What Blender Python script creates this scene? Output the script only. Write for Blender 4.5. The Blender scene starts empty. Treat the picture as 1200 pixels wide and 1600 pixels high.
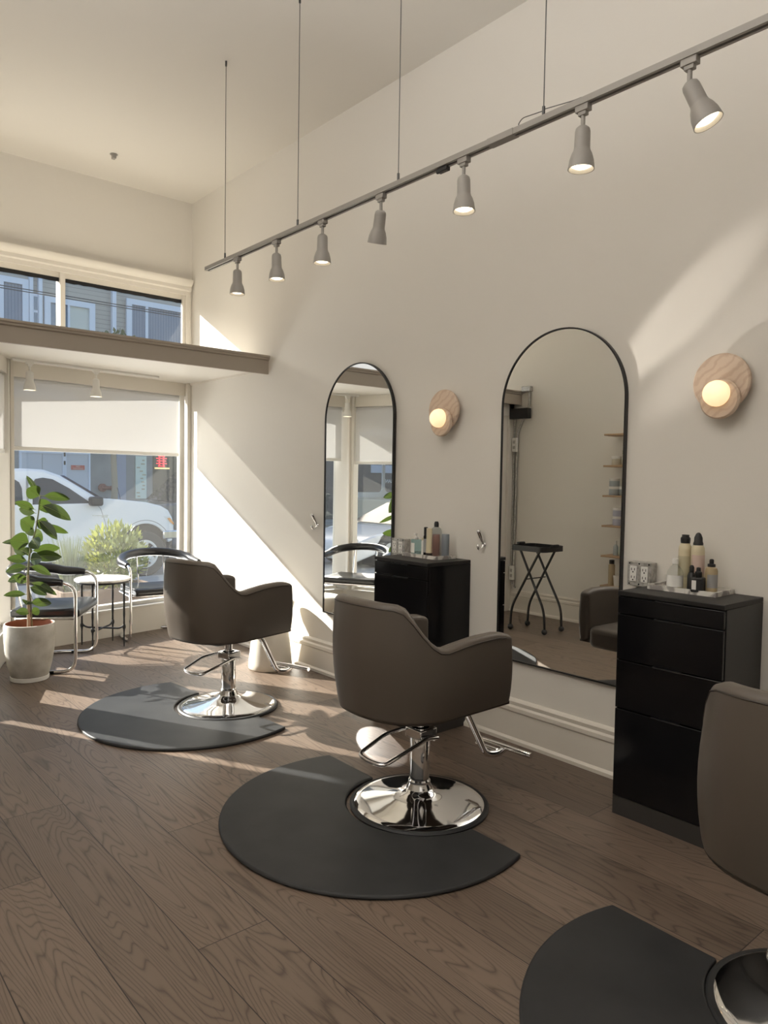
import bpy, math, random
from math import sin, cos, pi, radians as R, sqrt, atan2
from mathutils import Vector, Matrix
random.seed(7)
SC = bpy.context.scene
COL = SC.collection

# ------------------------------------------------------------------ camera
f_px, yaw, pitch, roll, CAM_H = 1145.85, R(40.573), R(2.5815), R(-0.8999), 1.42
fw = Vector((sin(yaw)*cos(pitch), cos(yaw)*cos(pitch), -sin(pitch)))
rt = Vector((cos(yaw), -sin(yaw), 0))
dn = fw.cross(rt)
r2 = cos(roll)*rt + sin(roll)*dn
d2 = -sin(roll)*rt + cos(roll)*dn
cam_data = bpy.data.cameras.new('camera')
cam = bpy.data.objects.new('camera', cam_data)
COL.objects.link(cam)
cam.matrix_world = Matrix(((r2.x, -d2.x, -fw.x, 0), (r2.y, -d2.y, -fw.y, 0), (r2.z, -d2.z, -fw.z, CAM_H), (0, 0, 0, 1)))
cam_data.sensor_fit = 'VERTICAL'
cam_data.sensor_height = 36.0
cam_data.lens = f_px/1600*36.0
cam_data.clip_start = 0.03
SC.camera = cam

# ------------------------------------------------------------------ light and exposure
EXPOSURE = 0.0
SUN = 19.0
SKY = 0.30
FILL_SHELF = 3.0
FILL_REAR = 10.0
FILL_UP = 142.0
GLINT = 480.0
FILL_WALK = 130.0
SC.view_settings.view_transform = 'Standard'
SC.view_settings.look = 'None'
SC.view_settings.exposure = EXPOSURE
SC.view_settings.gamma = 1.0
SC.view_settings.use_curve_mapping = False
cy = SC.cycles
cy.use_denoising = True
cy.max_bounces = 10
cy.diffuse_bounces = 6
cy.glossy_bounces = 6
cy.transmission_bounces = 8
cy.transparent_max_bounces = 24
cy.sample_clamp_indirect = 6.0
cy.blur_glossy = 0.6
cy.caustics_reflective = False
cy.caustics_refractive = False

SUN_DIR = Vector((0.52, -1.0, -0.56)).normalized()
w = bpy.data.worlds.new('sky_world')
SC.world = w
w.use_nodes = True
nt = w.node_tree
sky = nt.nodes.new('ShaderNodeTexSky')
sky.sky_type = 'NISHITA'
sky.sun_disc = False
sky.sun_elevation = math.asin(-SUN_DIR.z)
sky.sun_rotation = atan2(-SUN_DIR.x, -SUN_DIR.y)
sky.dust_density = 1.5
nt.links.new(sky.outputs[0], nt.nodes['Background'].inputs[0])
nt.nodes['Background'].inputs[1].default_value = SKY

def light(name, kind, loc, aim, energy, color, **kw):
    d = bpy.data.lights.new(name, kind)
    d.energy = energy
    d.color = color
    for k, v in kw.items():
        setattr(d, k, v)
    o = bpy.data.objects.new(name, d)
    COL.objects.link(o)
    o.location = loc
    o.rotation_euler = Vector(aim).to_track_quat('-Z', 'Y').to_euler()
    return o

light('sun', 'SUN', (-6, 12, 8), SUN_DIR, SUN, (1.0, 0.935, 0.85), angle=R(0.53))
light('transom_fill', 'AREA', (1.4, 6.0, 2.75), (0.0, -1.0, 0.10), FILL_SHELF, (1.0, 0.96, 0.91), shape='RECTANGLE', size=2.6, size_y=0.5)  # added fill lamp above the canopy, in place of daylight off the slab
light('rear_fill', 'AREA', (-0.9, -3.2, 2.1), (0.25, 1.0, 0.12), FILL_REAR, (1.0, 0.97, 0.93), shape='RECTANGLE', size=2.6, size_y=2.4)  # added fill lamp behind the camera; the back wall has no window
light('ceiling_fill', 'AREA', (-0.5, 1.5, 2.8), (0.0, 0.0, 1.0), FILL_UP, (1.0, 0.98, 0.96), shape='RECTANGLE', size=2.4, size_y=2.4)  # added unseen fill lamp aimed up, stands in for bounced daylight
light('sidewalk_fill', 'AREA', (2.2, 7.3, -0.08), (0.0, -0.35, 0.93), FILL_WALK, (1.0, 0.97, 0.93), shape='RECTANGLE', size=3.0, size_y=1.2)  # added lamp outside the window, brightens the soffit like bounced daylight
# added spot lamps standing in for sun thrown back by the chrome base on to the wall and by the tall mirror's lower corner on to the floor
light('chrome_glint_standin', 'SPOT', (2.24, 3.95, 0.12), (3.12-2.24, 1.66-3.95, 2.16-0.12), GLINT, (1.0, 0.93, 0.84), spot_size=R(5.2), spot_blend=0.7, shadow_soft_size=0.02)
light('chrome_glint_standin', 'SPOT', (2.24, 3.95, 0.12), (3.12-2.24, 1.42-3.95, 2.02-0.12), GLINT*0.5, (1.0, 0.93, 0.84), spot_size=R(6.5), spot_blend=0.9, shadow_soft_size=0.02)
light('mirror_glint_standin', 'SPOT', (3.06, 4.02, 0.52), (-0.50, -1.0, -0.50), 110.0, (1.0, 0.93, 0.84), spot_size=R(11), spot_blend=0.2, shadow_soft_size=0.004)

# ------------------------------------------------------------------ materials
def mat(name, col, rough=0.5, metal=0.0, emit=None, estr=0.0, spec=0.5, coat=0.0, coat_rough=0.1, sheen=0.0):
    m = bpy.data.materials.new(name)
    m.use_nodes = True
    b = m.node_tree.nodes['Principled BSDF']
    b.inputs['Base Color'].default_value = (*col, 1)
    b.inputs['Roughness'].default_value = rough
    b.inputs['Metallic'].default_value = metal
    b.inputs['Specular IOR Level'].default_value = spec
    b.inputs['Coat Weight'].default_value = coat
    b.inputs['Coat Roughness'].default_value = coat_rough
    if emit:
        b.inputs['Emission Color'].default_value = (*emit, 1)
        b.inputs['Emission Strength'].default_value = estr
    return m

def N(m, t, **kw):
    n = m.node_tree.nodes.new(t)
    for k, v in kw.items():
        setattr(n, k, v)
    return n

def LK(m, a, b):
    m.node_tree.links.new(a, b)

def BSDF(m):
    return m.node_tree.nodes['Principled BSDF']

def add_bump(m, scale, strength, detail=3.0, dist=0.004, stretch=(1, 1, 1)):
    tc = N(m, 'ShaderNodeTexCoord'); mp = N(m, 'ShaderNodeMapping'); no = N(m, 'ShaderNodeTexNoise'); bu = N(m, 'ShaderNodeBump')
    mp.inputs['Scale'].default_value = stretch
    no.inputs['Scale'].default_value = scale; no.inputs['Detail'].default_value = detail
    bu.inputs['Strength'].default_value = strength; bu.inputs['Distance'].default_value = dist
    LK(m, tc.outputs['Object'], mp.inputs['Vector']); LK(m, mp.outputs[0], no.inputs['Vector'])
    LK(m, no.outputs['Fac'], bu.inputs['Height']); LK(m, bu.outputs[0], BSDF(m).inputs['Normal'])
    return m

def add_mottle(m, c1, c2, scale, detail=4.0, lo=0.35, hi=0.65, stretch=(1, 1, 1), distort=0.0):
    tc = N(m, 'ShaderNodeTexCoord'); mp = N(m, 'ShaderNodeMapping'); no = N(m, 'ShaderNodeTexNoise'); cr = N(m, 'ShaderNodeValToRGB')
    mp.inputs['Scale'].default_value = stretch
    no.inputs['Scale'].default_value = scale; no.inputs['Detail'].default_value = detail; no.inputs['Distortion'].default_value = distort
    cr.color_ramp.elements[0].position = lo; cr.color_ramp.elements[0].color = (*c1, 1)
    cr.color_ramp.elements[1].position = hi; cr.color_ramp.elements[1].color = (*c2, 1)
    LK(m, tc.outputs['Object'], mp.inputs['Vector']); LK(m, mp.outputs[0], no.inputs['Vector'])
    LK(m, no.outputs['Fac'], cr.inputs['Fac']); LK(m, cr.outputs['Color'], BSDF(m).inputs['Base Color'])
    return m

WALLC = (0.75, 0.72, 0.668)
M_wall = add_bump(mat('wall_paint', WALLC, 0.55, spec=0.35), 18, 0.10, 5, 0.006)
M_ceil = add_bump(mat('ceiling_paint', (0.74, 0.71, 0.66), 0.7, spec=0.2), 10, 0.08, 4, 0.006)
M_trim = add_bump(mat('trim_paint', (0.72, 0.68, 0.615), 0.35, spec=0.5), 14, 0.05, 3, 0.004)
M_lip = mat('canopy_face_shaded', (0.42, 0.37, 0.31), 0.45)  # trim paint darkened: backlit shade put into the canopy face colour
M_frame = mat('window_frame_paint', (0.74, 0.71, 0.66), 0.4)
M_black = mat('black_metal', (0.012, 0.012, 0.013), 0.35)
M_blackpl = mat('black_plastic', (0.015, 0.015, 0.016), 0.45)
M_chrome = mat('chrome', (0.86, 0.86, 0.87), 0.06, 1.0)
M_steel = mat('brushed_steel', (0.62, 0.62, 0.63), 0.25, 1.0)
M_mirror = mat('mirror_glass', (0.90, 0.91, 0.90), 0.0, 1.0)
M_cab = mat('black_lacquer', (0.005, 0.005, 0.006), 0.16, spec=0.28)
M_cabtop = add_bump(mat('black_ash', (0.015, 0.014, 0.014), 0.45, spec=0.3), 60, 0.12, 4, 0.002, (1, 12, 1))
M_plinth = mat('charcoal_plinth', (0.035, 0.033, 0.032), 0.5)
M_vinyl = add_bump(mat('taupe_vinyl', (0.097, 0.080, 0.066), 0.42, spec=0.5), 260, 0.10, 2, 0.001)
M_pipe = mat('dark_seam', (0.035, 0.026, 0.02), 0.5)
M_rubber = add_mottle(add_bump(mat('black_rubber', (0.03, 0.03, 0.031), 0.5, spec=0.35), 300, 0.12, 2, 0.001), (0.021, 0.022, 0.024), (0.032, 0.033, 0.035), 5, 5)
M_leather = add_bump(mat('black_leather', (0.012, 0.012, 0.014), 0.28, spec=0.6), 220, 0.12, 3, 0.001)
M_white = mat('shaded_white_enamel', (0.33, 0.312, 0.288), 0.4)  # white fittings darkened, their backlit shade put into the colour
M_whitepl = mat('white_plastic', (0.78, 0.77, 0.74), 0.4)
M_bulb = mat('lit_bulb', (1, 1, 1), 0.4, emit=(1.0, 0.86, 0.62), estr=4.0)
M_globe = mat('lit_globe', (1, 0.9, 0.75), 0.5, emit=(1.0, 0.68, 0.36), estr=0.95)
M_iron = add_bump(mat('hammered_iron', (0.03, 0.03, 0.032), 0.45, 0.6), 70, 0.5, 2, 0.004)
M_wire = mat('steel_wire', (0.10, 0.10, 0.10), 0.4, 0.8)
M_concrete = add_bump(add_mottle(mat('glazed_concrete', (0.5, 0.48, 0.43), 0.6), (0.44, 0.42, 0.37), (0.60, 0.58, 0.53), 9, 6), 35, 0.3, 5, 0.004)
M_plaster = add_bump(mat('cream_plaster', (0.74, 0.70, 0.62), 0.7), 25, 0.2, 4, 0.003)
M_terra = mat('terracotta_inside', (0.30, 0.11, 0.06), 0.7)
M_soil = add_bump(mat('soil', (0.10, 0.06, 0.04), 0.95), 60, 0.8, 3, 0.01)
M_bark = mat('pale_bark', (0.42, 0.34, 0.24), 0.8)
M_stem = mat('green_stem', (0.16, 0.17, 0.08), 0.6)
M_galv = add_mottle(mat('galvanised_steel', (0.45, 0.44, 0.42), 0.45, 0.6), (0.36, 0.35, 0.33), (0.55, 0.54, 0.52), 60, 3)
M_oak = add_mottle(mat('oak_shelf', (0.42, 0.28, 0.17), 0.5), (0.36, 0.24, 0.14), (0.48, 0.33, 0.2), 20, 4, stretch=(1, 0.1, 1))
M_beige = mat('cream_can', (0.62, 0.55, 0.38), 0.3)
M_amber = mat('amber_beige', (0.42, 0.33, 0.20), 0.3)
M_pinkl = mat('pink_label', (0.60, 0.46, 0.40), 0.5)
M_whitel = mat('white_label', (0.78, 0.77, 0.74), 0.5)
M_greyl = mat('grey_print', (0.30, 0.30, 0.30), 0.5)
M_greenl = mat('olive_print', (0.47, 0.43, 0.30), 0.5)

def marble(name, base, vein, scale):
    m = mat(name, base, 0.2)
    add_mottle(m, vein, base, scale, 8, 0.42, 0.52, distort=1.6)
    return m
M_marble = marble('grey_veined_marble', (0.72, 0.70, 0.66), (0.30, 0.28, 0.27), 9)
M_marbletop = marble('white_marble', (0.80, 0.79, 0.77), (0.60, 0.59, 0.58), 5)

def travertine():
    m = mat('travertine', (0.7, 0.5, 0.36), 0.5)
    tc = N(m, 'ShaderNodeTexCoord'); mp = N(m, 'ShaderNodeMapping'); wv = N(m, 'ShaderNodeTexWave'); cr = N(m, 'ShaderNodeValToRGB')
    mp.inputs['Rotation'].default_value = (0.7, 0, 0)
    wv.inputs['Scale'].default_value = 9; wv.inputs['Distortion'].default_value = 9; wv.inputs['Detail'].default_value = 4
    wv.bands_direction = 'Z'
    e = cr.color_ramp.elements
    e[0].position = 0.05; e[0].color = (0.60, 0.45, 0.34, 1)
    e[1].position = 0.5; e[1].color = (0.68, 0.54, 0.42, 1)
    LK(m, tc.outputs['Object'], mp.inputs['Vector']); LK(m, mp.outputs[0], wv.inputs['Vector'])
    LK(m, wv.outputs['Fac'], cr.inputs['Fac']); LK(m, cr.outputs[0], BSDF(m).inputs['Base Color'])
    return m
M_trav = travertine()

def leaf_mat(name, col, trans=0.45):
    m = mat(name, col, 0.32, spec=0.5)
    tr = N(m, 'ShaderNodeBsdfTranslucent'); mx = N(m, 'ShaderNodeMixShader')
    tr.inputs['Color'].default_value = (col[0]*3.2, col[1]*2.6, col[2]*1.2, 1)
    mx.inputs[0].default_value = trans
    out = m.node_tree.nodes['Material Output']
    LK(m, BSDF(m).outputs[0], mx.inputs[1]); LK(m, tr.outputs[0], mx.inputs[2]); LK(m, mx.outputs[0], out.inputs['Surface'])
    return m
M_leaf = leaf_mat('fig_leaf', (0.027, 0.052, 0.019), 0.27)
M_midrib = mat('pale_midrib', (0.35, 0.42, 0.18), 0.5)
M_bushleaf = leaf_mat('yellow_green_leaf', (0.15, 0.19, 0.07), 0.22)
M_lavleaf = leaf_mat('grey_green_leaf', (0.20, 0.25, 0.20), 0.3)
M_treeleaf = leaf_mat('street_tree_leaf', (0.09, 0.12, 0.06), 0.3)

def glass_mat(name, tint=(0.97, 0.985, 0.98), refl=0.07, haze=0.03):
    m = bpy.data.materials.new(name); m.use_nodes = True
    t = m.node_tree
    for n in list(t.nodes):
        t.nodes.remove(n)
    out = t.nodes.new('ShaderNodeOutputMaterial'); tr = t.nodes.new('ShaderNodeBsdfTransparent'); gl = t.nodes.new('ShaderNodeBsdfGlossy')
    fr = t.nodes.new('ShaderNodeLayerWeight'); pw = t.nodes.new('ShaderNodeMath'); ml = t.nodes.new('ShaderNodeMath'); mx = t.nodes.new('ShaderNodeMixShader'); mx2 = t.nodes.new('ShaderNodeMixShader'); tl = t.nodes.new('ShaderNodeBsdfTranslucent')
    tr.inputs[0].default_value = (*tint, 1); gl.inputs['Roughness'].default_value = 0.0; pw.operation = 'POWER'; pw.inputs[1].default_value = 4.0; ml.operation = 'MULTIPLY_ADD'; ml.inputs[1].default_value = 0.6; ml.inputs[2].default_value = refl*0.5
    tl.inputs[0].default_value = (0.9, 0.9, 0.9, 1)
    mx2.inputs[0].default_value = haze
    t.links.new(tr.outputs[0], mx2.inputs[1]); t.links.new(tl.outputs[0], mx2.inputs[2])
    t.links.new(fr.outputs['Facing'], pw.inputs[0]); t.links.new(pw.outputs[0], ml.inputs[0]); t.links.new(ml.outputs[0], mx.inputs[0]); t.links.new(mx2.outputs[0], mx.inputs[1]); t.links.new(gl.outputs[0], mx.inputs[2])
    t.links.new(mx.outputs[0], out.inputs[0])
    return m
M_glass = glass_mat('dusty_shop_glass', haze=0.007)
M_clear = glass_mat('clear_bottle', (0.93, 0.95, 0.95), 0.07, 0.10)
M_clearblue = glass_mat('pale_blue_bottle', (0.66, 0.82, 0.84), 0.07, 0.12)
M_cleargrey = glass_mat('grey_clear_bottle', (0.72, 0.74, 0.74), 0.07, 0.12)
M_pinkb = glass_mat('rose_bottle', (0.72, 0.45, 0.42), 0.07, 0.25)
M_carglass = mat('car_glass', (0.03, 0.035, 0.04), 0.05, spec=0.35)

def shade_mat():
    m = mat('roller_shade_fabric', (0.62, 0.615, 0.61), 0.9, spec=0.1)
    tr = N(m, 'ShaderNodeBsdfTranslucent'); mx = N(m, 'ShaderNodeMixShader'); tp = N(m, 'ShaderNodeBsdfTransparent'); mx2 = N(m, 'ShaderNodeMixShader')
    tr.inputs['Color'].default_value = (0.66, 0.65, 0.645, 1)
    mx.inputs[0].default_value = 0.155; mx2.inputs[0].default_value = 0.10
    LK(m, BSDF(m).outputs[0], mx.inputs[1]); LK(m, tr.outputs[0], mx.inputs[2])
    LK(m, mx.outputs[0], mx2.inputs[1]); LK(m, tp.outputs[0], mx2.inputs[2])
    LK(m, mx2.outputs[0], m.node_tree.nodes['Material Output'].inputs['Surface'])
    return m
M_shade = shade_mat()

def floor_mat():
    m = mat('oak_planks', (0.2, 0.14, 0.1), 0.42, spec=0.5)
    tc = N(m, 'ShaderNodeTexCoord'); sp = N(m, 'ShaderNodeSeparateXYZ')
    LK(m, tc.outputs['Object'], sp.inputs[0])
    def math_(op, a, b=None, c=None):
        n = N(m, 'ShaderNodeMath', operation=op)
        for i, x in enumerate((a, b, c)):
            if x is None: continue
            if isinstance(x, (int, float)): n.inputs[i].default_value = x
            else: LK(m, x, n.inputs[i])
        return n.outputs[0]
    u = math_('DIVIDE', math_('SUBTRACT', sp.outputs['X'], 0.0225), 0.24)
    row = math_('FLOOR', u)
    wn = N(m, 'ShaderNodeTexWhiteNoise', noise_dimensions='1D'); LK(m, row, wn.inputs['W'])
    v = math_('ADD', math_('DIVIDE', sp.outputs['Y'], 2.0), math_('MULTIPLY', wn.outputs['Value'], 3.0))
    colf = math_('FLOOR', v)
    wn2 = N(m, 'ShaderNodeTexWhiteNoise', noise_dimensions='2D')
    cb = N(m, 'ShaderNodeCombineXYZ'); LK(m, row, cb.inputs[0]); LK(m, colf, cb.inputs[1]); LK(m, cb.outputs[0], wn2.inputs['Vector'])
    fu = math_('FRACT', u); fv = math_('FRACT', v)
    du = math_('MULTIPLY', math_('MINIMUM', fu, math_('SUBTRACT', 1.0, fu)), 0.24)
    dv = math_('MULTIPLY', math_('MINIMUM', fv, math_('SUBTRACT', 1.0, fv)), 2.0)
    gap = math_('LESS_THAN', math_('MINIMUM', du, dv), 0.0016)
    # grain
    off = N(m, 'ShaderNodeVectorMath', operation='MULTIPLY'); off.inputs[1].default_value = (7.3, 13.1, 5.7)
    LK(m, wn2.outputs['Color'], off.inputs[0])
    ad = N(m, 'ShaderNodeVectorMath', operation='ADD'); LK(m, tc.outputs['Object'], ad.inputs[0]); LK(m, off.outputs[0], ad.inputs[1])
    mp = N(m, 'ShaderNodeMapping'); mp.inputs['Scale'].default_value = (1.15, 0.13, 1.0); LK(m, ad.outputs[0], mp.inputs['Vector'])
    n1 = N(m, 'ShaderNodeTexNoise'); n1.inputs['Scale'].default_value = 4.2; n1.inputs['Detail'].default_value = 2.2; n1.inputs['Roughness'].default_value = 0.45; LK(m, mp.outputs[0], n1.inputs['Vector'])
    ring = math_('FRACT', math_('MULTIPLY', n1.outputs['Fac'], 40.0))
    ringl = math_('SMOOTH_MIN', math_('MULTIPLY', math_('ABSOLUTE', math_('SUBTRACT', ring, 0.5)), 2.0), 1.0, 0.1)
    ringd = math_('POWER', ringl, 5.0)
    mp2 = N(m, 'ShaderNodeMapping'); mp2.inputs['Scale'].default_value = (90.0, 3.0, 1.0); LK(m, ad.outputs[0], mp2.inputs['Vector'])
    n2 = N(m, 'ShaderNodeTexNoise'); n2.inputs['Scale'].default_value = 1.6; n2.inputs['Detail'].default_value = 5; LK(m, mp2.outputs[0], n2.inputs['Vector'])
    n3 = N(m, 'ShaderNodeTexNoise'); n3.inputs['Scale'].default_value = 2.6; n3.inputs['Detail'].default_value = 3; LK(m, mp.outputs[0], n3.inputs['Vector'])
    tone = N(m, 'ShaderNodeValToRGB')
    e = tone.color_ramp.elements
    e[0].position = 0.0; e[0].color = (0.112, 0.082, 0.062, 1)
    e[1].position = 1.0; e[1].color = (0.222, 0.165, 0.125, 1)
    tv = math_('ADD', math_('MULTIPLY', wn2.outputs['Value'], 0.6), math_('MULTIPLY', n3.outputs['Fac'], 0.55))
    LK(m, math_('SUBTRACT', tv, 0.1), tone.inputs['Fac'])
    mixg = N(m, 'ShaderNodeMix', data_type='RGBA', blend_type='MULTIPLY'); 
    g = math_('ADD', math_('MULTIPLY', ringd, 0.78), math_('MULTIPLY', math_('GREATER_THAN', n2.outputs['Fac'], 0.60), 0.28))
    LK(m, math_('MINIMUM', g, 0.75), mixg.inputs['Factor']); LK(m, tone.outputs[0], mixg.inputs['A']); mixg.inputs['B'].default_value = (0.30, 0.26, 0.24, 1)
    mixl = N(m, 'ShaderNodeMix', data_type='RGBA'); LK(m, gap, mixl.inputs['Factor']); LK(m, mixg.outputs['Result'], mixl.inputs['A']); mixl.inputs['B'].default_value = (0.018, 0.012, 0.009, 1)
    LK(m, mixl.outputs['Result'], BSDF(m).inputs['Base Color'])
    bu = N(m, 'ShaderNodeBump'); bu.inputs['Strength'].default_value = 0.35; bu.inputs['Distance'].default_value = 0.002
    hgt = math_('SUBTRACT', math_('SUBTRACT', 1.0, math_('MULTIPLY', g, 0.5)), math_('MULTIPLY', gap, 1.0))
    LK(m, hgt, bu.inputs['Height']); LK(m, bu.outputs[0], BSDF(m).inputs['Normal'])
    LK(m, math_('ADD', 0.34, math_('MULTIPLY', n3.outputs['Fac'], 0.18)), BSDF(m).inputs['Roughness'])
    return m
M_floor = floor_mat()

# exterior
M_carwhite = mat('white_car_paint', (0.78, 0.79, 0.80), 0.25, coat=0.6)
M_cargrey = mat('dark_grey_car_paint', (0.10, 0.105, 0.11), 0.25, coat=0.6)
M_windshield = mat('blue_windshield', (0.07, 0.14, 0.38), 0.12)  # windshield in plain blue
M_tire = mat('tire_rubber', (0.035, 0.035, 0.036), 0.8)
M_rim = mat('alloy_rim', (0.72, 0.72, 0.73), 0.3, 0.7)
M_well = mat('dark_wheel_well', (0.02, 0.02, 0.022), 0.9)
M_amberl = mat('amber_lens', (0.75, 0.30, 0.05), 0.2)
M_lens = mat('headlamp_lens', (0.75, 0.74, 0.70), 0.15)
M_stucco = add_bump(add_mottle(mat('grey_stucco', (0.27, 0.28, 0.28), 0.9), (0.25, 0.26, 0.26), (0.30, 0.31, 0.31), 2, 5), 40, 0.3)
M_doorwhite = mat('painted_door_white', (0.58, 0.60, 0.66), 0.5)
M_siding = mat('cream_siding', (0.55, 0.52, 0.47), 0.7)
M_extwin = mat('exterior_window_white', (0.72, 0.76, 0.86), 0.5)
M_extglass = mat('blue_grey_window', (0.16, 0.19, 0.25), 0.08, spec=0.8)
M_blind = mat('vertical_blinds', (0.34, 0.37, 0.46), 0.6)
M_curtain = mat('lace_curtain', (0.62, 0.64, 0.60), 0.8)
M_asphalt = add_bump(add_mottle(mat('asphalt', (0.2, 0.2, 0.2), 0.9), (0.17, 0.17, 0.17), (0.23, 0.23, 0.23), 3, 6), 60, 0.3)
M_walk = add_bump(add_mottle(mat('concrete_sidewalk', (0.42, 0.41, 0.39), 0.9), (0.37, 0.36, 0.34), (0.47, 0.46, 0.44), 2, 6), 50, 0.3)
M_redsign = mat('red_sign', (0.55, 0.10, 0.07), 0.5)
M_redpipe = mat('dark_red_paint', (0.18, 0.045, 0.035), 0.5)
M_neon = mat('red_neon', (0.8, 0.1, 0.1), 0.4, emit=(1.0, 0.05, 0.08), estr=1.3)
M_neony = mat('yellow_neon', (0.9, 0.7, 0.3), 0.4, emit=(1.0, 0.75, 0.35), estr=0.9)
M_shopdark = mat('dark_shop_glass', (0.04, 0.045, 0.045), 0.1)
M_buscream = mat('cream_bus_panel', (0.72, 0.64, 0.48), 0.4)
M_buswhite = mat('white_bus_frame', (0.74, 0.76, 0.78), 0.4)
M_busstripe = mat('rose_bus_stripe', (0.62, 0.40, 0.42), 0.4)
M_darkfascia = mat('charcoal_fascia', (0.07, 0.075, 0.08), 0.8)
M_poster = mat('pale_poster', (0.62, 0.70, 0.62), 0.5)
M_brick = mat('planter_timber', (0.20, 0.14, 0.10), 0.8)

# ------------------------------------------------------------------ mesh helpers
class MB:
    def __init__(self):
        self.v = []; self.f = []
    def add(self, v, f):
        o = len(self.v)
        self.v += [tuple(p) for p in v]
        self.f += [tuple(i+o for i in q) for q in f]
        return self
    def box(self, x0, x1, y0, y1, z0, z1):
        v = [(x0, y0, z0), (x1, y0, z0), (x1, y1, z0), (x0, y1, z0), (x0, y0, z1), (x1, y0, z1), (x1, y1, z1), (x0, y1, z1)]
        return self.add(v, [(0, 3, 2, 1), (4, 5, 6, 7), (0, 1, 5, 4), (1, 2, 6, 5), (2, 3, 7, 6), (3, 0, 4, 7)])
    def slab(self, a, b, t0, t1, z0, z1):
        """upright slab along the plan line a-b, from t0 to t1 to the left of it"""
        a = Vector(a); b = Vector(b); d = (b-a).normalized(); n = Vector((-d.y, d.x))
        p = [a+n*t0, b+n*t0, b+n*t1, a+n*t1]
        return self.prism([(q.x, q.y) for q in p], z0, z1)
    def prism(self, poly, z0, z1, fn=None):
        n = len(poly)
        fn = fn or (lambda x, y, z: (x, y, z))
        ar = sum(poly[i][0]*poly[(i+1) % n][1]-poly[(i+1) % n][0]*poly[i][1] for i in range(n))
        if ar < 0: poly = poly[::-1]
        v = [fn(x, y, z0) for x, y in poly]+[fn(x, y, z1) for x, y in poly]
        f = [tuple(range(n-1, -1, -1)), tuple(range(n, 2*n))]+[(i, (i+1) % n, (i+1) % n+n, i+n) for i in range(n)]
        return self.add(v, f)
    def lathe(self, prof, n=32, c=(0, 0, 0), mtx=None, closed=False, caps=True):
        v = []; f = []
        k = len(prof)
        for r, z in prof:
            for i in range(n):
                a = 2*pi*i/n
                p = Vector((r*cos(a), r*sin(a), z))
                if mtx is not None: p = mtx @ p
                v.append((p.x+c[0], p.y+c[1], p.z+c[2]))
        for j in range(k-1 if not closed else k):
            for i in range(n):
                j2 = (j+1) % k
                f.append((j*n+i, j*n+(i+1) % n, j2*n+(i+1) % n, j2*n+i))
        if not closed and caps:
            if prof[0][0] > 1e-6: f.append(tuple(range(n-1, -1, -1)))
            if prof[-1][0] > 1e-6: f.append(tuple((k-1)*n+i for i in range(n)))
        return self.add(v, f)
    def cyl(self, c, r, z0, z1, n=24, r1=None):
        return self.lathe([(r, z0), (r1 if r1 is not None else r, z1)], n, c)
    def rod(self, a, b, r, n=12, r1=None):
        a = Vector(a); b = Vector(b); d = b-a
        m = d.to_track_quat('Z', 'Y').to_matrix()
        return self.lathe([(r, 0), (r1 if r1 is not None else r, d.length)], n, a, m)
    def sphere(self, c, r, n=16, m=10, sc=(1, 1, 1)):
        pr = [(max(1e-7, r*sin(pi*j/m)), -r*cos(pi*j/m)) for j in range(m+1)]
        return self.lathe(pr, n, c, Matrix.Diagonal(Vector(sc)))
    def tube(self, pts, r, n=10, closed=False):
        P = [Vector(p) for p in pts]
        K = len(P)
        rr = r if isinstance(r, (list, tuple)) else [r]*K
        T = []
        for i in range(K):
            a = P[(i-1) % K] if (closed or i > 0) else P[i]
            b = P[(i+1) % K] if (closed or i < K-1) else P[i]
            T.append((b-a).normalized())
        up = Vector((0, 0, 1)) if abs(T[0].z) < 0.9 else Vector((1, 0, 0))
        nn = (up-T[0]*up.dot(T[0])).normalized()
        v = []; f = []
        for i in range(K):
            nn = (nn-T[i]*nn.dot(T[i])).normalized()
            bb = T[i].cross(nn)
            for j in range(n):
                a = 2*pi*j/n
                v.append(P[i]+rr[i]*(cos(a)*nn+sin(a)*bb))
        for i in range(K if closed else K-1):
            for j in range(n):
                i2 = (i+1) % K
                f.append((i*n+j, i*n+(j+1) % n, i2*n+(j+1) % n, i2*n+j))
        if not closed:
            f.append(tuple(range(n-1, -1, -1))); f.append(tuple((K-1)*n+j for j in range(n)))
        return self.add(v, f)
    def move(self, loc=(0, 0, 0), rz=0.0, mtx=None):
        c, s = cos(rz), sin(rz)
        out = []
        for x, y, z in self.v:
            p = Vector((x, y, z))
            if mtx is not None: p = mtx @ p
            out.append((c*p.x-s*p.y+loc[0], s*p.x+c*p.y+loc[1], p.z+loc[2]))
        self.v = out
        return self

def fillet(pts, r, n=6):
    P = [Vector(p) for p in pts]
    out = [P[0]]
    for i in range(1, len(P)-1):
        a, b, c = P[i-1], P[i], P[i+1]
        d1 = (a-b); d2_ = (c-b)
        k = min(r, d1.length*0.49, d2_.length*0.49)
        p0 = b+d1.normalized()*k; p1 = b+d2_.normalized()*k
        for j in range(n+1):
            t = j/n
            out.append(p0*(1-t)**2+b*2*t*(1-t)+p1*t*t)
    out.append(P[-1])
    return out

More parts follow.
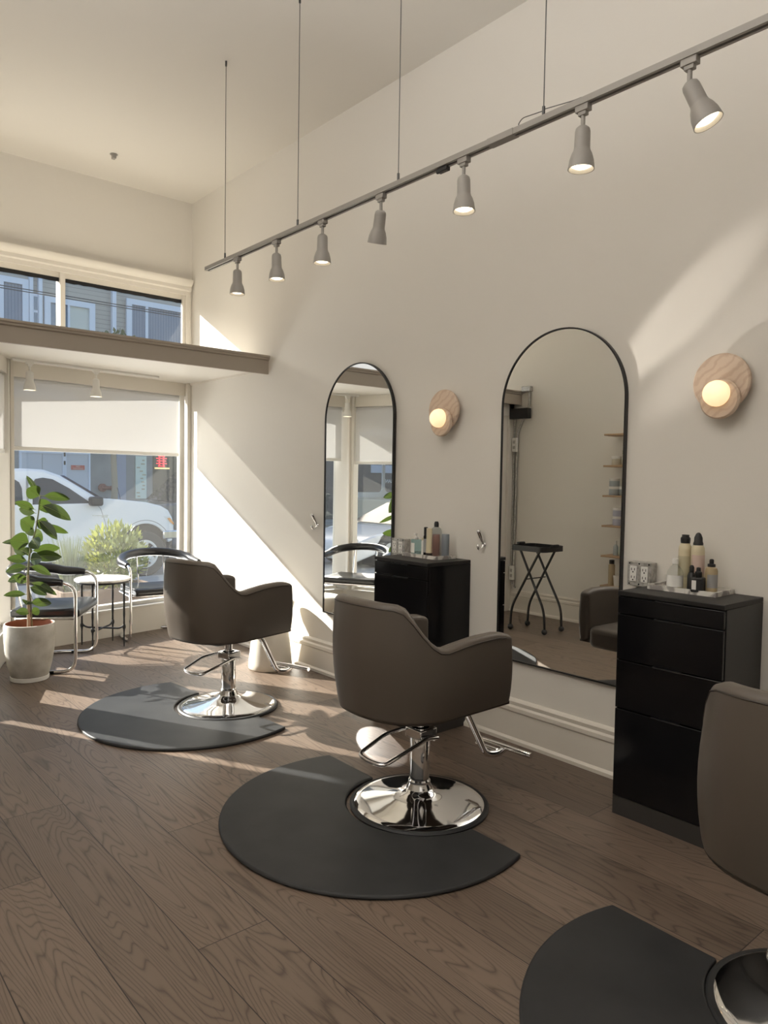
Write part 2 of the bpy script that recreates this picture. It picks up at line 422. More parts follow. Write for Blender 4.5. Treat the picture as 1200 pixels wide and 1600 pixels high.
def build(name, mb, m, parent=None, bevel=0.0, seg=2, smooth=True, ang=38, loc=None, rz=0.0, subd=0, label=None):
    me = bpy.data.meshes.new(name)
    me.from_pydata(mb.v, [], mb.f)
    me.validate()
    me.update()
    if smooth:
        me.polygons.foreach_set('use_smooth', [True]*len(me.polygons))
        me.set_sharp_from_angle(angle=R(ang))
    o = bpy.data.objects.new(name, me)
    COL.objects.link(o)
    if m: me.materials.append(m)
    if parent is not None: o.parent = parent
    if loc is not None: o.location = loc
    o.rotation_euler.z = rz
    if bevel:
        b = o.modifiers.new('bevel', 'BEVEL'); b.width = bevel; b.segments = seg; b.limit_method = 'ANGLE'; b.angle_limit = R(40); b.harden_normals = False
    if subd:
        s = o.modifiers.new('subd', 'SUBSURF'); s.levels = subd; s.render_levels = subd
    if label: o['label'] = label
    return o

def tag(o, label, cat, group=None, kind=None):
    o['label'] = label; o['category'] = cat
    if group: o['group'] = group
    if kind: o['kind'] = kind
    return o

def thing(name, label, cat, loc=(0, 0, 0), rz=0.0, group=None):
    o = bpy.data.objects.new(name, None)
    o.empty_display_size = 0.1
    COL.objects.link(o)
    o.location = loc; o.rotation_euler.z = rz
    return tag(o, label, cat, group)

def struct(name, mb, m, parent=None, **kw):
    o = build(name, mb, m, parent, **kw)
    if parent is None: o['kind'] = 'structure'
    return o

def dup(root, loc, rz=0.0, label=None, group=None):
    r = root.copy(); COL.objects.link(r)
    r.location = loc; r.rotation_euler.z = rz
    if label: r['label'] = label
    if group: r['group'] = group
    for ch in list(root.children):
        c = ch.copy(); COL.objects.link(c); c.parent = r
        for g in list(ch.children):
            d = g.copy(); COL.objects.link(d); d.parent = c
    return r

def plate(outer, holes, z0, z1, fn=None):
    """a plate of polygon OUTER with polygon HOLES, as an MB (2D curve fill)"""
    cu = bpy.data.curves.new('tmp', 'CURVE'); cu.dimensions = '2D'; cu.fill_mode = 'BOTH'; cu.extrude = abs(z1-z0)/2
    for poly in [outer]+holes:
        s = cu.splines.new('POLY'); s.points.add(len(poly)-1); s.use_cyclic_u = True
        for i, (x, y) in enumerate(poly): s.points[i].co = (x, y, 0, 1)
    o = bpy.data.objects.new('tmp', cu)
    COL.objects.link(o)
    dg = bpy.context.evaluated_depsgraph_get()
    me = bpy.data.meshes.new_from_object(o.evaluated_get(dg))
    mb = MB()
    zc = (z0+z1)/2
    fn = fn or (lambda x, y, z: (x, y, z))
    mb.add([fn(v.co.x, v.co.y, v.co.z+zc) for v in me.vertices], [tuple(p.vertices) for p in me.polygons])
    bpy.data.objects.remove(o); bpy.data.curves.remove(cu); bpy.data.meshes.remove(me)
    return mb

def rrect(x0, x1, y0, y1, r, n=4):
    p = []
    for cx, cy_, a0 in ((x1-r, y1-r, 0), (x0+r, y1-r, 90), (x0+r, y0+r, 180), (x1-r, y0+r, 270)):
        for j in range(n+1):
            a = R(a0+90*j/n)
            p.append((cx+r*cos(a), cy_+r*sin(a)))
    return p

def arc(cx, cy_, r, a0, a1, n):
    return [(cx+r*cos(R(a0+(a1-a0)*i/n)), cy_+r*sin(R(a0+(a1-a0)*i/n))) for i in range(n+1)]

def text_mb(s, size, depth, align='CENTER'):
    cu = bpy.data.curves.new('tmp', 'FONT'); cu.body = s; cu.size = size; cu.extrude = depth/2; cu.align_x = align; cu.align_y = 'CENTER'
    o = bpy.data.objects.new('tmp', cu); COL.objects.link(o)
    me = bpy.data.meshes.new_from_object(o.evaluated_get(bpy.context.evaluated_depsgraph_get()))
    mb = MB().add([tuple(v.co) for v in me.vertices], [tuple(p.vertices) for p in me.polygons])
    bpy.data.objects.remove(o); bpy.data.curves.remove(cu); bpy.data.meshes.remove(me)
    return mb

RX90 = Matrix.Rotation(R(90), 3, 'X')       # stands a flat XY drawing up facing -Y

# ------------------------------------------------------------------ room shell
XW = 3.12        # right wall plane
XL = -0.08       # short left wall by the entry
ZC = 3.94
YF = 6.45        # front wall plane
struct('floor', MB().box(-2.4, 3.12, -3.5, 6.6, -0.12, 0.0), M_floor)
struct('ceiling', MB().box(-2.4, 3.3, -3.5, 6.6, ZC, ZC+0.15), M_ceil)
struct('wall_right', MB().box(XW, XW+0.2, -3.5, 6.60, -0.2, ZC), M_wall)
struct('wall_left', MB().box(XL-0.2, XL, 3.2, 5.29, -0.2, 2.285).box(XL-0.2, XL, 3.2, 6.6, 2.285, ZC), M_wall)
struct('wall_alcove', MB().box(-2.2, XL-0.2, 3.2, 3.35, 0, ZC), M_wall)
struct('wall_side', MB().box(-2.4, -2.2, -3.5, 3.35, 0, ZC), M_wall)
struct('wall_back', MB().box(-2.4, 3.3, -3.7, -3.5, 0, ZC), M_wall)
# front wall above the shop windows with the transom opening
TX0, TX1, TZ0, TZ1 = XL+0.05, 3.09, 2.44, 3.10
struct('wall_front', MB().box(XL-0.2, XW, YF, YF+0.17, TZ1, ZC).box(XL-0.2, XW, YF, YF+0.17, 2.30, TZ0).box(TX1, XW, YF, YF+0.05, TZ0, TZ1).box(XL-0.2, TX0, YF, YF+0.17, TZ0, TZ1), M_wall)

# tall painted baseboard with a moulded cap and shoe
def base_profile():
    return [(0, 0), (0.030, 0), (0.030, 0.018), (0.018, 0.03), (0.018, 0.165), (0.026, 0.175), (0.026, 0.195), (0.016, 0.205), (0.020, 0.225), (0.012, 0.236), (0, 0.24)]
def baseboard(name, x, sgn, y0, y1):
    pf = base_profile()
    mb = MB().prism(pf, y0, y1, lambda a, b, c: (x+sgn*a, c, b))
    o = struct(name, mb, M_trim)
    return o
baseboard('baseboard_right', XW, -1, -3.5, 6.48)
baseboard('baseboard_left', XL, 1, 3.2, 5.2)

# canopy (soffit) slab over the display window and entry
lip = struct('trim_1', MB().box(XL, XW, 5.105, 6.80, 2.285, 2.36), M_trim)
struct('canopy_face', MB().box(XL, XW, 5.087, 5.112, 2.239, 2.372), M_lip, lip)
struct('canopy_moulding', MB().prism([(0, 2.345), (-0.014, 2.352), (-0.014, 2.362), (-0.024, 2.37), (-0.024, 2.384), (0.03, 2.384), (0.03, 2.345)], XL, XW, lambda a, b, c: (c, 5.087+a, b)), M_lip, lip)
struct('crown_strip', MB().box(XW-0.012, XW, 5.11, 6.46, 2.265, 2.286), M_trim, lip)

# transom window: head moulding, jambs, mullion, glass
tw = struct('window_3', MB().box(TX0, TX1, YF+0.03, YF+0.10, 3.045, TZ1).box(TX1-0.06, TX1, YF+0.005, YF+0.035, TZ0, TZ1).box(TX0, TX0+0.05, YF+0.03, YF+0.10, TZ0, TZ1).box(TX0, TX1, YF+0.03, YF+0.10, TZ0, TZ0+0.06), M_trim)
struct('head_moulding', MB().prism([(0, 3.09), (-0.02, 3.09), (-0.02, 3.125), (-0.035, 3.135), (-0.035, 3.165), (-0.055, 3.18), (-0.075, 3.21), (-0.075, 3.225), (0, 3.225)], XL, 3.10, lambda a, b, c: (c, YF+a, b)), M_trim, tw)
struct('side_casing', MB().box(3.055, 3.10, YF-0.018, YF+0.01, 2.36, 3.12), M_trim, tw)
struct('mullion', MB().box(1.945, 1.985, YF-0.004, YF+0.11, TZ0, TZ1), M_trim, tw)
mb = MB()
for x0, x1 in ((TX0+0.05, 1.945), (1.985, 3.03)):
    n = 26
    xs = [x0+(x1-x0)*i/n for i in range(n+1)]
    poly = [(x, 3.052) for x in xs]+[(x, 3.020+random.uniform(-0.004, 0.004)) for x in xs[::-1]]
    mb.prism(poly, YF+0.028, YF+0.033, lambda a, b, c: (a, c, b))
struct('dark_tint_edge', mb, M_black, tw, smooth=False)
struct('pane', MB().box(TX0+0.05, TX1-0.03, YF+0.036, YF+0.040, TZ0+0.05, 3.06), M_glass, tw, smooth=False)

# display window: knee wall, sill, posts, header, glass
BAY_A, BAY_B = Vector((1.50, 6.22)), Vector((3.12, 6.512))
RET_A = Vector((1.05, 5.17))
def bay_y(x): return 5.95+0.18*x
kw = struct('wall_bay', MB().prism([(1.50, 6.22), (3.12, 6.512), (3.12, 6.68), (1.36, 6.36), (0.90, 5.22), (1.05, 5.17)], -0.15, 0.225), M_trim)
struct('sill', MB().prism([(1.507, 6.205), (3.12, 6.497), (3.12, 6.69), (1.35, 6.37), (0.89, 5.23), (1.062, 5.165)], 0.225, 0.245), M_frame, kw, bevel=0.005)
w1 = struct('window_1', MB().slab((1.55, 6.229), (3.12, 6.512), 0.06, 0.13, 0.245, 0.275).slab((3.065, 6.502), (3.12, 6.512), 0.06, 0.10, 0.245, 2.2), M_frame)
struct('header', MB().slab((1.50, 6.22), (3.12, 6.512), 0.0, 0.13, 2.17, 2.285), M_trim, w1)
struct('casing', MB().box(3.085, 3.12, 6.455, 6.515, 0.245, 2.285), M_trim, w1, bevel=0.006)
struct('corner_post', MB().prism([(1.505, 6.222), (1.545, 6.36), (1.41, 6.36), (1.375, 6.14), (1.47, 6.10)], 0.245, 2.285), M_frame, w1, bevel=0.008)
struct('bead', MB().box(1.482, 1.508, 6.13, 6.165, 0.245, 2.285), M_trim, w1)
struct('pane', MB().slab((1.53, 6.226), (3.10, 6.508), 0.100, 0.104, 0.26, 2.19), M_glass, w1, smooth=False)
w2 = struct('window_2', MB().slab(RET_A, (1.48, 6.17), 0.05, 0.12, 0.245, 0.275).slab((1.02, 5.10), (1.075, 5.23), 0.0, 0.14, 0.0, 2.285), M_frame)
struct('header', MB().slab(RET_A, (1.48, 6.17), 0.0, 0.13, 2.17, 2.285), M_trim, w2)
struct('pane', MB().slab((1.07, 5.22), (1.46, 6.13), 0.085, 0.091, 0.26, 2.19), M_glass, w2, smooth=False)

# entry door beside the return window
YD = 5.17
d1 = struct('door_1', MB().box(XL, 0.02, YD, YD+0.12, 0, 2.285).box(0.94, 1.05, YD, YD+0.12, 0, 2.285).box(XL, 1.05, YD, YD+0.12, 2.12, 2.285), M_frame)
struct('door_leaf', MB().box(0.02, 0.66, YD+0.03, YD+0.075, 0.01, 2.12).box(0.66, 0.745, YD+0.03, YD+0.075, 0.01, 0.37).box(0.745, 0.94, YD+0.03, YD+0.075, 0.01, 2.12).box(0.66, 0.745, YD+0.03, YD+0.075, 1.9, 2.12), M_frame, d1)
struct('door_lite', MB().box(0.66, 0.745, YD+0.05, YD+0.055, 0.37, 1.9), M_glass, d1, smooth=False)
struct('door_handle', MB().rod((0.86, YD-0.03, 0.95), (0.86, YD-0.03, 1.25), 0.012).rod((0.86, YD-0.03, 0.98), (0.86, YD+0.03, 0.98), 0.008).rod((0.86, YD-0.03, 1.22), (0.86, YD+0.03, 1.22), 0.008), M_steel, d1)

# roller blinds
def blind(name, a, b, t, ztop, zbot, label):
    a = Vector(a); b = Vector(b)
    o = thing(name, label, 'blind', (a.x, a.y, 0), atan2(b.y-a.y, b.x-a.x))
    L = (b-a).length
    build('blind_fabric', MB().add([(0.015, t, zbot+0.02), (L-0.015, t, zbot+0.02), (L-0.015, t, ztop-0.01), (0.015, t, ztop-0.01)], [(0, 1, 2, 3)]), M_shade, o, smooth=False)
    build('roller_tube', MB().rod((0.005, t+0.022, ztop), (L-0.005, t+0.022, ztop), 0.022, 20), M_shade, o)
    build('hem_bar', MB().box(0.015, L-0.015, t-0.005, t+0.007, zbot, zbot+0.03), M_whitepl, o, bevel=0.003)
    build('bracket', MB().box(L-0.012, L, t-0.005, t+0.05, ztop-0.03, ztop+0.03), M_whitepl, o)
    build('bracket', MB().box(0, 0.012, t-0.005, t+0.05, ztop-0.03, ztop+0.03), M_whitepl, o)
    return o
blind('roller_blind', (1.515, 6.223), (3.045, 6.499), 0.02, 2.15, 1.60, 'white roller blind half drawn over the wide display window')
blind('roller_blind', (1.085, 5.255), (1.455, 6.12), 0.015, 2.15, 1.57, 'narrower white roller blind on the return pane, seen in the tall left mirror')

# ------------------------------------------------------------------ styling chairs
def make_styling_chair(label):
    t = thing('styling_chair', label, 'salon chair', (0, 0, 0), 0, None)
    # path of the outer wall in plan, from the near arm round the back to the far arm
    HW = 0.285
    path = []
    for i in range(9): path.append((0.27-0.40*i/8, -HW))
    for i in range(1, 10):
        a = R(270-90*i/10); path.append((-0.13+0.225*cos(a), -0.06+0.225*sin(a)))
    path = path+[(-0.357, -0.06), (-0.36, -0.03)]
    path = path+[(-0.362, 0.0)]+[(x, -y) for x, y in path[::-1]]
    K = len(path)
    s = [0.0]
    for i in range(1, K): s.append(s[-1]+sqrt((path[i][0]-path[i-1][0])**2+(path[i][1]-path[i-1][1])**2))
    S = s[-1]
    def top(d):           # d = arc length from the nearest arm front
        kn = [(0, .758), (0.05, .774), (0.10, .780), (0.22, .778), (0.34, .765), (0.40, .757), (0.445, .763), (0.49, .805), (0.545, .885), (0.575, .920), (0.60, .933), (0.64, .937), (0.75, .940), (1.2, .942)]
        for (a, u), (b, v) in zip(kn, kn[1:]):
            if d <= b:
                q = (d-a)/(b-a); return u+(v-u)*q
        return kn[-1][1]
    th = 0.072
    nz = 8
    rings = []; seam = []
    for i in range(K):
        a = Vector(path[max(0, i-1)]); b = Vector(path[min(K-1, i+1)])
        d = (b-a).normalized(); nrm = Vector((-d.y, d.x))    # points inward/outward
        p = Vector(path[i])
        if nrm.dot(p-Vector((0.0, 0.0))) < 0: nrm = -nrm
        arm = min(s[i], S-s[i])
        zt = top(arm)
        backness = max(0.0, min(1.0, (arm-0.40)/0.25))
        ring = []
        for j in range(nz+1):
            q = j/nz
            z = 0.455+(zt-0.455)*q
            bul = 0.009*sin(pi*min(1.0, q*1.05)) - 0.010*(1-q)**4
            lean = -0.045*backness*max(0, (z-0.47)/0.47)
            pin = -0.020*backness*q**3
            pp = p+nrm*(bul+pin)
            ring.append((pp.x+lean, pp.y, z))
        for j in range(nz, -1, -1):
            q = j/nz
            z = 0.48+(zt-0.48)*q
            lean = -0.030*backness*max(0, (z-0.47)/0.47)
            thk = th*(1.0-0.1*q)
            pp = p-nrm*thk
            ring.append((pp.x+lean, pp.y, z+(0.0 if j else 0.0)))
        rings.append(ring)
        o = ring[nz]
        seam.append((o[0]+nrm.x*-0.002, o[1]+nrm.y*-0.002, o[2]-0.020))
    m = len(rings[0])
    v = [p for r_ in rings for p in r_]
    f = []
    for i in range(K-1):
        for j in range(m):
            f.append((i*m+j, i*m+(j+1) % m, (i+1)*m+(j+1) % m, (i+1)*m+j))
    f.append(tuple(range(m-1, -1, -1))); f.append(tuple((K-1)*m+j for j in range(m)))
    mb = MB().add(v, f)
    mb.f = [q[::-1] for q in mb.f]
    sh = build('shell', mb, M_vinyl, t, bevel=0.022, seg=4, ang=55)
    off = []
    for i, p in enumerate(seam):
        off.append(p)
    build('piping', MB().tube([(x*1.006, y*1.012, z) for x, y, z in seam[1:-1]], 0.0028, 6), M_pipe, sh, label='dark piping along the top seam')
    build('seat', MB().prism(rrect(-0.27, 0.295, -0.208, 0.208, 0.05, 4), 0.44, 0.565), M_vinyl, t, bevel=0.035, seg=4)
    und = [(x*0.97, y*0.97) for x, y in path]
    build('underside', MB().prism(und, 0.462, 0.475), M_pipe, t)
    build('mount_plate', MB().box(-0.12, 0.12, -0.1, 0.1, 0.415, 0.446), M_black, t, bevel=0.006)
    build('pump_column', MB().lathe([(0.058, 0.075), (0.056, 0.085), (0.048, 0.10), (0.048, 0.112), (0.043, 0.118), (0.043, 0.335), (0.038, 0.345)], 32).lathe([(0.024, 0.34), (0.024, 0.42)], 20), M_chrome, t)
    br = build('pump_bracket', MB().box(-0.045, 0.055, -0.05, 0.05, 0.30, 0.345).rod((0.03, -0.062, 0.30), (0.03, 0.062, 0.30), 0.010), M_chrome, t, bevel=0.006)
    lv = fillet([(0.05, -0.058, 0.300), (-0.02, -0.062, 0.312), (-0.14, -0.085, 0.300), (-0.300, -0.098, 0.275), (-0.312, -0.02, 0.275), (-0.302, 0.055, 0.280), (-0.14, 0.07, 0.325), (-0.02, 0.062, 0.33), (0.05, 0.058, 0.318)], 0.028, 5)
    build('pump_lever', MB().tube(lv, 0.0085, 10), M_chrome, t)
    build('base', MB().lathe([(0.283, 0.006), (0.284, 0.016), (0.274, 0.0215), (0.255, 0.025), (0.21, 0.0315), (0.15, 0.041), (0.11, 0.049), (0.082, 0.058), (0.066, 0.068), (0.058, 0.078)], 72), M_chrome, t, ang=60)
    build('base_ring', MB().lathe([(0.27, 0.0), (0.302, 0.0), (0.304, 0.010), (0.296, 0.017), (0.283, 0.017), (0.27, 0.008)], 72, closed=True), M_rubber, t)
    fr = build('footrest_arm', MB().tube(fillet([(0.14, -0.03, 0.43), (0.235, -0.04, 0.40), (0.345, -0.08, 0.165), (0.405, -0.10, 0.155), (0.46, -0.10, 0.170)], 0.07, 6), 0.0155, 12), M_chrome, t)
    build('footrest_bar', MB().rod((0.455, -0.255, 0.180), (0.445, 0.045, 0.180), 0.0135, 14).rod((0.415, -0.09, 0.168), (0.408, 0.03, 0.170), 0.010, 12), M_chrome, fr)
    return t

def place(o, loc, rz):
    o.location = loc; o.rotation_euler.z = rz
ch = make_styling_chair('taupe salon chair in the middle, on the large mat before the wide arched mirror')
place(ch, (2.18, 2.28, 0), R(1))
dup(ch, (2.195, 4.015, 0.0), R(14), 'taupe salon chair nearest the window, its back half in sunlight')
dup(ch, (2.125, 0.64, 0), R(1), 'taupe salon chair cropped by the right edge, only its back and base rim showing')

def make_mat(label):
    cx, r, chord = -0.20, 0.655, 0.0
    a = math.degrees(math.acos((chord-cx)/r))
    poly = arc(cx, 0.04, r, a, 360-a, 64)
    y0, y1 = poly[0][1], poly[-1][1]
    cut = arc(0.0, -0.01, 0.318, 270, 90, 40)
    poly = poly+cut
    # round the two tips a little
    mb = MB().prism(poly, 0.0, 0.017)
    return tag(build('floor_mat', mb, M_rubber, bevel=0.008, seg=3, ang=50), label, 'floor mat')
fm = make_mat('round black rubber mat under the middle salon chair')
place(fm, (2.18, 2.29, 0), R(-1))
o = fm.copy(); COL.objects.link(o); place(o, (2.19, 4.025, 0), R(5.5)); o['label'] = 'round rubber mat striped with sunlight, under the chair by the window'
o = fm.copy(); COL.objects.link(o); place(o, (2.135, 0.64, 0), R(-1)); o['label'] = 'black rubber mat at the bottom right corner, cut off by the frame'

# ------------------------------------------------------------------ drawer cabinets
def make_cabinet(label):
    t = thing('drawer_cabinet', label, 'cabinet')
    D, W, H = 0.344, 0.455, 0.962        # depth along +x, width along +y
    build('body', MB().box(0.018, D, 0, W, 0.075, H-0.02), M_cab, t, bevel=0.002)
    build('top_panel', MB().box(0, D, 0, W, H-0.02, H), M_cabtop, t, bevel=0.003)
    build('plinth', MB().box(0.004, D, 0.002, W-0.002, 0, 0.08), M_plinth, t)
    zs = [(0.083, 0.458), (0.463, 0.667), (0.672, 0.863), (0.868, 0.938)]
    for z0, z1 in zs:
        d = build('drawer', MB().box(0.0, 0.02, 0.003, W-0.003, z0, z1), M_cab, t, bevel=0.002)
        build('finger_pull', MB().box(-0.003, 0.012, W/2-0.06, W/2+0.06, z1-0.003, z1+0.002), M_black, d)
    return t
cb = make_cabinet('tall black drawer cabinet at right, behind the cropped chair')
place(cb, (2.776, 1.25, 0), 0)
dup(cb, (2.776, 2.868, 0), 0, 'black drawer cabinet between the two mirrors, partly hidden by the middle chair')

# ------------------------------------------------------------------ mirrors
def make_mirror(label):
    t = thing('arched_mirror', label, 'mirror')
    Wd, H = 0.755, 1.75
    r = Wd/2
    out = [(-r, 0), (r, 0)]+arc(0, H-r, r, 0, 180, 48)
    ri = r-0.008
    inn = [(-ri, 0.008), (ri, 0.008)]+arc(0, H-r, ri, 0, 180, 48)
    fn = lambda a, b, c: (c, -a, b)
    build('frame', plate(out, [inn], 0.0, 0.022, lambda a, b, c: (-c, a, b)), M_black, t, smooth=False)
    build('mirror_glass', MB().prism(inn, 0.008, 0.017, lambda a, b, c: (-c, a, b)), M_mirror, t, smooth=False)
    return t
mi = make_mirror('wide arched black framed mirror beside the near drawer cabinet')
place(mi, (XW, 2.268, 0.445), 0)
dup(mi, (XW-0.003, 3.908, 0.45), R(-0.5), 'narrow looking arched mirror nearest the window, reflecting the street')

# ------------------------------------------------------------------ wall sconces
def make_sconce(label):
    t = thing('wall_sconce', label, 'wall lamp')
    RY = Matrix.Rotation(R(-90), 3, 'Y')
    def disc(r, th, c, n=48):
        e = 0.006
        return MB().lathe([(0.0001, 0), (r-e, 0), (r, e), (r, th-e), (r-e, th), (0.0001, th)], n, c, RY)
    build('mount', disc(0.05, 0.05, (0, 0, 0)), M_whitepl, t)
    build('large_disc', disc(0.120, 0.026, (-0.03, 0, 0.0), 64), M_trav, t)
    build('small_disc', disc(0.083, 0.024, (-0.056, -0.006, -0.072), 56), M_trav, t)
    build('globe', MB().lathe([(0.054, 0), (0.054, 0.012), (0.050, 0.028), (0.040, 0.042), (0.024, 0.051), (0.0001, 0.055)], 40, (-0.08, 0.0, -0.05), RY), M_globe, t, label='glowing opal glass globe')
    return t
sn = make_sconce('glowing stone disc sconce above the near drawer cabinet')
place(sn, (XW, 1.434, 1.846), 0)
dup(sn, (XW, 3.066, 1.829), 0, 'glowing stone disc sconce between the two arched mirrors')

# ------------------------------------------------------------------ track lighting
XT, ZT = 2.213, 2.74
tr = thing('track_rail', 'long pale ceiling hung lighting track running the length of the wall', 'lighting track', (XT, 0, ZT))
build('rail', plate([(-0.018, 0.012), (-0.018, -0.010), (-0.006, -0.010), (-0.006, 0.002), (0.006, 0.002), (0.006, -0.010), (0.018, -0.010), (0.018, 0.012)], [], -1.2, 4.36, lambda a, b, c: (a, c, b)), M_white, tr)
build('joint_cover', MB().box(-0.020, 0.020, 1.85, 1.98, -0.012, 0.014), M_white, tr, bevel=0.002)
for y, dz in ((4.125, 0.0), (3.328, 0.0), (2.522, 0.0), (1.722, 0.0)):
    c = build('suspension_cable', MB().rod((0, y, 0.01), (0, y, ZC-ZT), 0.0022, 6), M_wire, tr)
    build('cable_gripper', MB().rod((0, y, 0.012), (0, y, 0.05), 0.006, 10), M_wire, c)
    build('ceiling_anchor', MB().rod((0, y, ZC-ZT-0.03), (0, y, ZC-ZT), 0.006, 10), M_wire, c)
build('loose_wire', MB().tube(fillet([(0.0, 1.722, 0.04), (0.012, 1.60, 0.03), (0.0, 1.56, 0.022)], 0.03, 4), 0.0018, 6).tube(fillet([(0.0, 1.722, 0.035), (0.01, 1.83, 0.05), (0.02, 1.86, 0.035), (0.0, 1.80, 0.015)], 0.03, 4), 0.0018, 6), M_wire, tr)

def make_spot(label, tilt_dir=(0, 0), name='track_spotlight', sc=1.0, mm=None):
    mm = mm or M_white
    t = thing(name, label, 'spotlight')
    build('adapter', MB().box(-0.014, 0.014, -0.026, 0.026, -0.032, -0.008).box(-0.010, 0.010, -0.016, 0.016, -0.045, -0.03), mm, t, bevel=0.002)
    build('arm', MB().rod((0, 0, -0.04), (0, 0, -0.088), 0.0075, 12), mm, t)
    ax = Vector((tilt_dir[0], tilt_dir[1], -1)).normalized()
    q = ax.to_track_quat('Z', 'Y').to_matrix()
    org = Vector((0, 0, -0.085))
    prof = [(0.0001, -0.004), (0.016, -0.003), (0.024, 0.004), (0.0265, 0.014), (0.0275, 0.07), (0.029, 0.078), (0.036, 0.092), (0.042, 0.112), (0.045, 0.137), (0.0455, 0.142), (0.043, 0.142), (0.041, 0.125), (0.036, 0.105), (0.0001, 0.100)]
    build('lamp_head', MB().lathe(prof, 32, org, q), mm, t)
    build('bulb', MB().lathe([(0.0001, 0.101), (0.036, 0.112), (0.037, 0.128), (0.026, 0.1345), (0.0001, 0.136)], 24, org, q), M_bulb, t, label='lit lamp inside the shade')
    return t, ax
spots = [
    (3.970, (0, 0), 'first spotlight from the window end of the long track'),
    (3.535, (0, -0.05), 'second spotlight from the window end, its lit bulb showing'),
    (3.100, (0, 0), 'third spotlight from the window end of the long track'),
    (2.640, (0.14, 0.36), 'track spotlight tilted sideways toward the window, its bulb out of view'),
    (2.118, (-0.02, -0.06), 'spotlight hanging straight, right of the tilted one over the tall mirror'),
    (1.550, (0.0, 0.02), 'second spotlight from the right end, hanging straight by the loose wire'),
    (1.165, (0.16, -0.42), 'rightmost spotlight, swivelled so its glowing bulb faces the viewer'),
]
for y, td, lab in spots:
    t, ax = make_spot(lab, td)
    t.location = (XT, y, ZT)
    t['group'] = 'spotlights on the long track'
    l = light('spot_lamp', 'SPOT', (XT+ax.x*0.24, y+ax.y*0.24, ZT-0.085+ax.z*0.16), ax, 9.0, (1.0, 0.91, 0.78), spot_size=R(70), spot_blend=0.8, shadow_soft_size=0.03)
tag(build('cable_plug', MB().box(-0.012, 0.012, -0.028, 0.028, -0.03, -0.012).box(-0.006, 0.006, 0.028, 0.04, -0.028, -0.014), M_blackpl, loc=(XT, 2.235, ZT-0.0), bevel=0.003), 'small black plug hanging under the lighting track', 'plug')

tr2 = thing('track_rail', 'short white lighting track under the canopy along the display window', 'lighting track', (1.47, 6.03, 2.285), atan2(0.17, 1.22))
build('rail', MB().box(0, 1.23, -0.015, 0.015, -0.018, 0.0), M_whitepl, tr2, bevel=0.002)
for k, (x, lab) in enumerate(((0.13, 'left white spotlight on the short track under the canopy'), (0.66, 'right white spotlight on the short track under the canopy'))):
    t, ax = make_spot(lab, (0, 0), mm=M_whitepl)
    a = atan2(0.17, 1.22)
    t.location = (1.47+x*cos(a), 6.03+x*sin(a)-0.0, 2.285-0.003)
    t.rotation_euler.z = a+R(90)
    t['group'] = 'spotlights under the canopy'

tag(build('ceiling_sensor', MB().box(-0.012, 0.012, -0.02, 0.02, -0.035, 0).cyl((0, 0, 0), 0.03, -0.004, 0, 20), M_white, loc=(2.184, 5.888, ZC)), 'tiny grey fitting on the ceiling above the shop window', 'ceiling fitting')

# ------------------------------------------------------------------ outlets and hooks
def make_outlet_box(label, y, z):
    t = thing('outlet_box', label, 'electrical outlet', (XW, y, z))
    build('box', MB().box(-0.052, 0, -0.057, 0.057, -0.054, 0.054), M_galv, t, bevel=0.003)
    build('cover', MB().box(-0.056, -0.051, -0.059, 0.059, -0.056, 0.056), M_galv, t, bevel=0.002)
    for yy in (-0.028, 0.028):
        r = build('receptacle', MB().box(-0.060, -0.055, yy-0.017, yy+0.017, -0.036, 0.036), M_whitepl, t, bevel=0.002)
        sl = MB()
        for zz in (-0.018, 0.018):
            sl.box(-0.0608, -0.0595, yy-0.009, yy-0.006, zz-0.003, zz+0.008).box(-0.0608, -0.0595, yy+0.006, yy+0.009, zz-0.003, zz+0.008)
            sl.box(-0.0608, -0.0595, yy-0.003, yy+0.003, zz-0.013, zz-0.007)
        build('slots', sl, M_black, r)
    for yy in (-0.048, 0, 0.048):
        for zz in (-0.047, 0.047):
            build('screw', MB().sphere((-0.056, yy, zz), 0.004, 8, 6), M_black, t)
    return t
ob = make_outlet_box('steel double outlet box above the near drawer cabinet', 1.777, 1.003)
dup(ob, (XW, 3.44, 0.992), 0, 'steel double outlet box beside the bottles on the far cabinet')

def make_hook(label, y, z):
    t = thing('wall_hook', label, 'hook', (XW, y, z))
    build('back_plate', MB().lathe([(0.0001, 0), (0.013, 0), (0.013, 0.006), (0.009, 0.01), (0.0001, 0.01)], 20, (0, 0, 0), Matrix.Rotation(R(-90), 3, 'Y')), M_chrome, t)
    build('hook_arm', MB().tube(fillet([(-0.008, 0, 0), (-0.02, 0, -0.022), (-0.045, 0, -0.03), (-0.052, 0, -0.012)], 0.02, 5), [0.006]*2+[0.006]*10+[0.008]*2, 10).sphere((-0.052, 0, -0.008), 0.0095, 12, 8)
          .tube(fillet([(-0.008, 0, 0.002), (-0.022, 0, 0.03), (-0.05, 0, 0.075)], 0.03, 5), [0.0075+0.0008*i for i in range(8)], 10).sphere((-0.05, 0, 0.075), 0.0115, 12, 8), M_chrome, t)
    return t
hk = make_hook('chrome wall hook between the far cabinet and the wide mirror', 2.767, 1.060)
dup(hk, (XW, 4.385, 1.075), 0, 'chrome wall hook left of the narrow mirror, on the sunny wall')

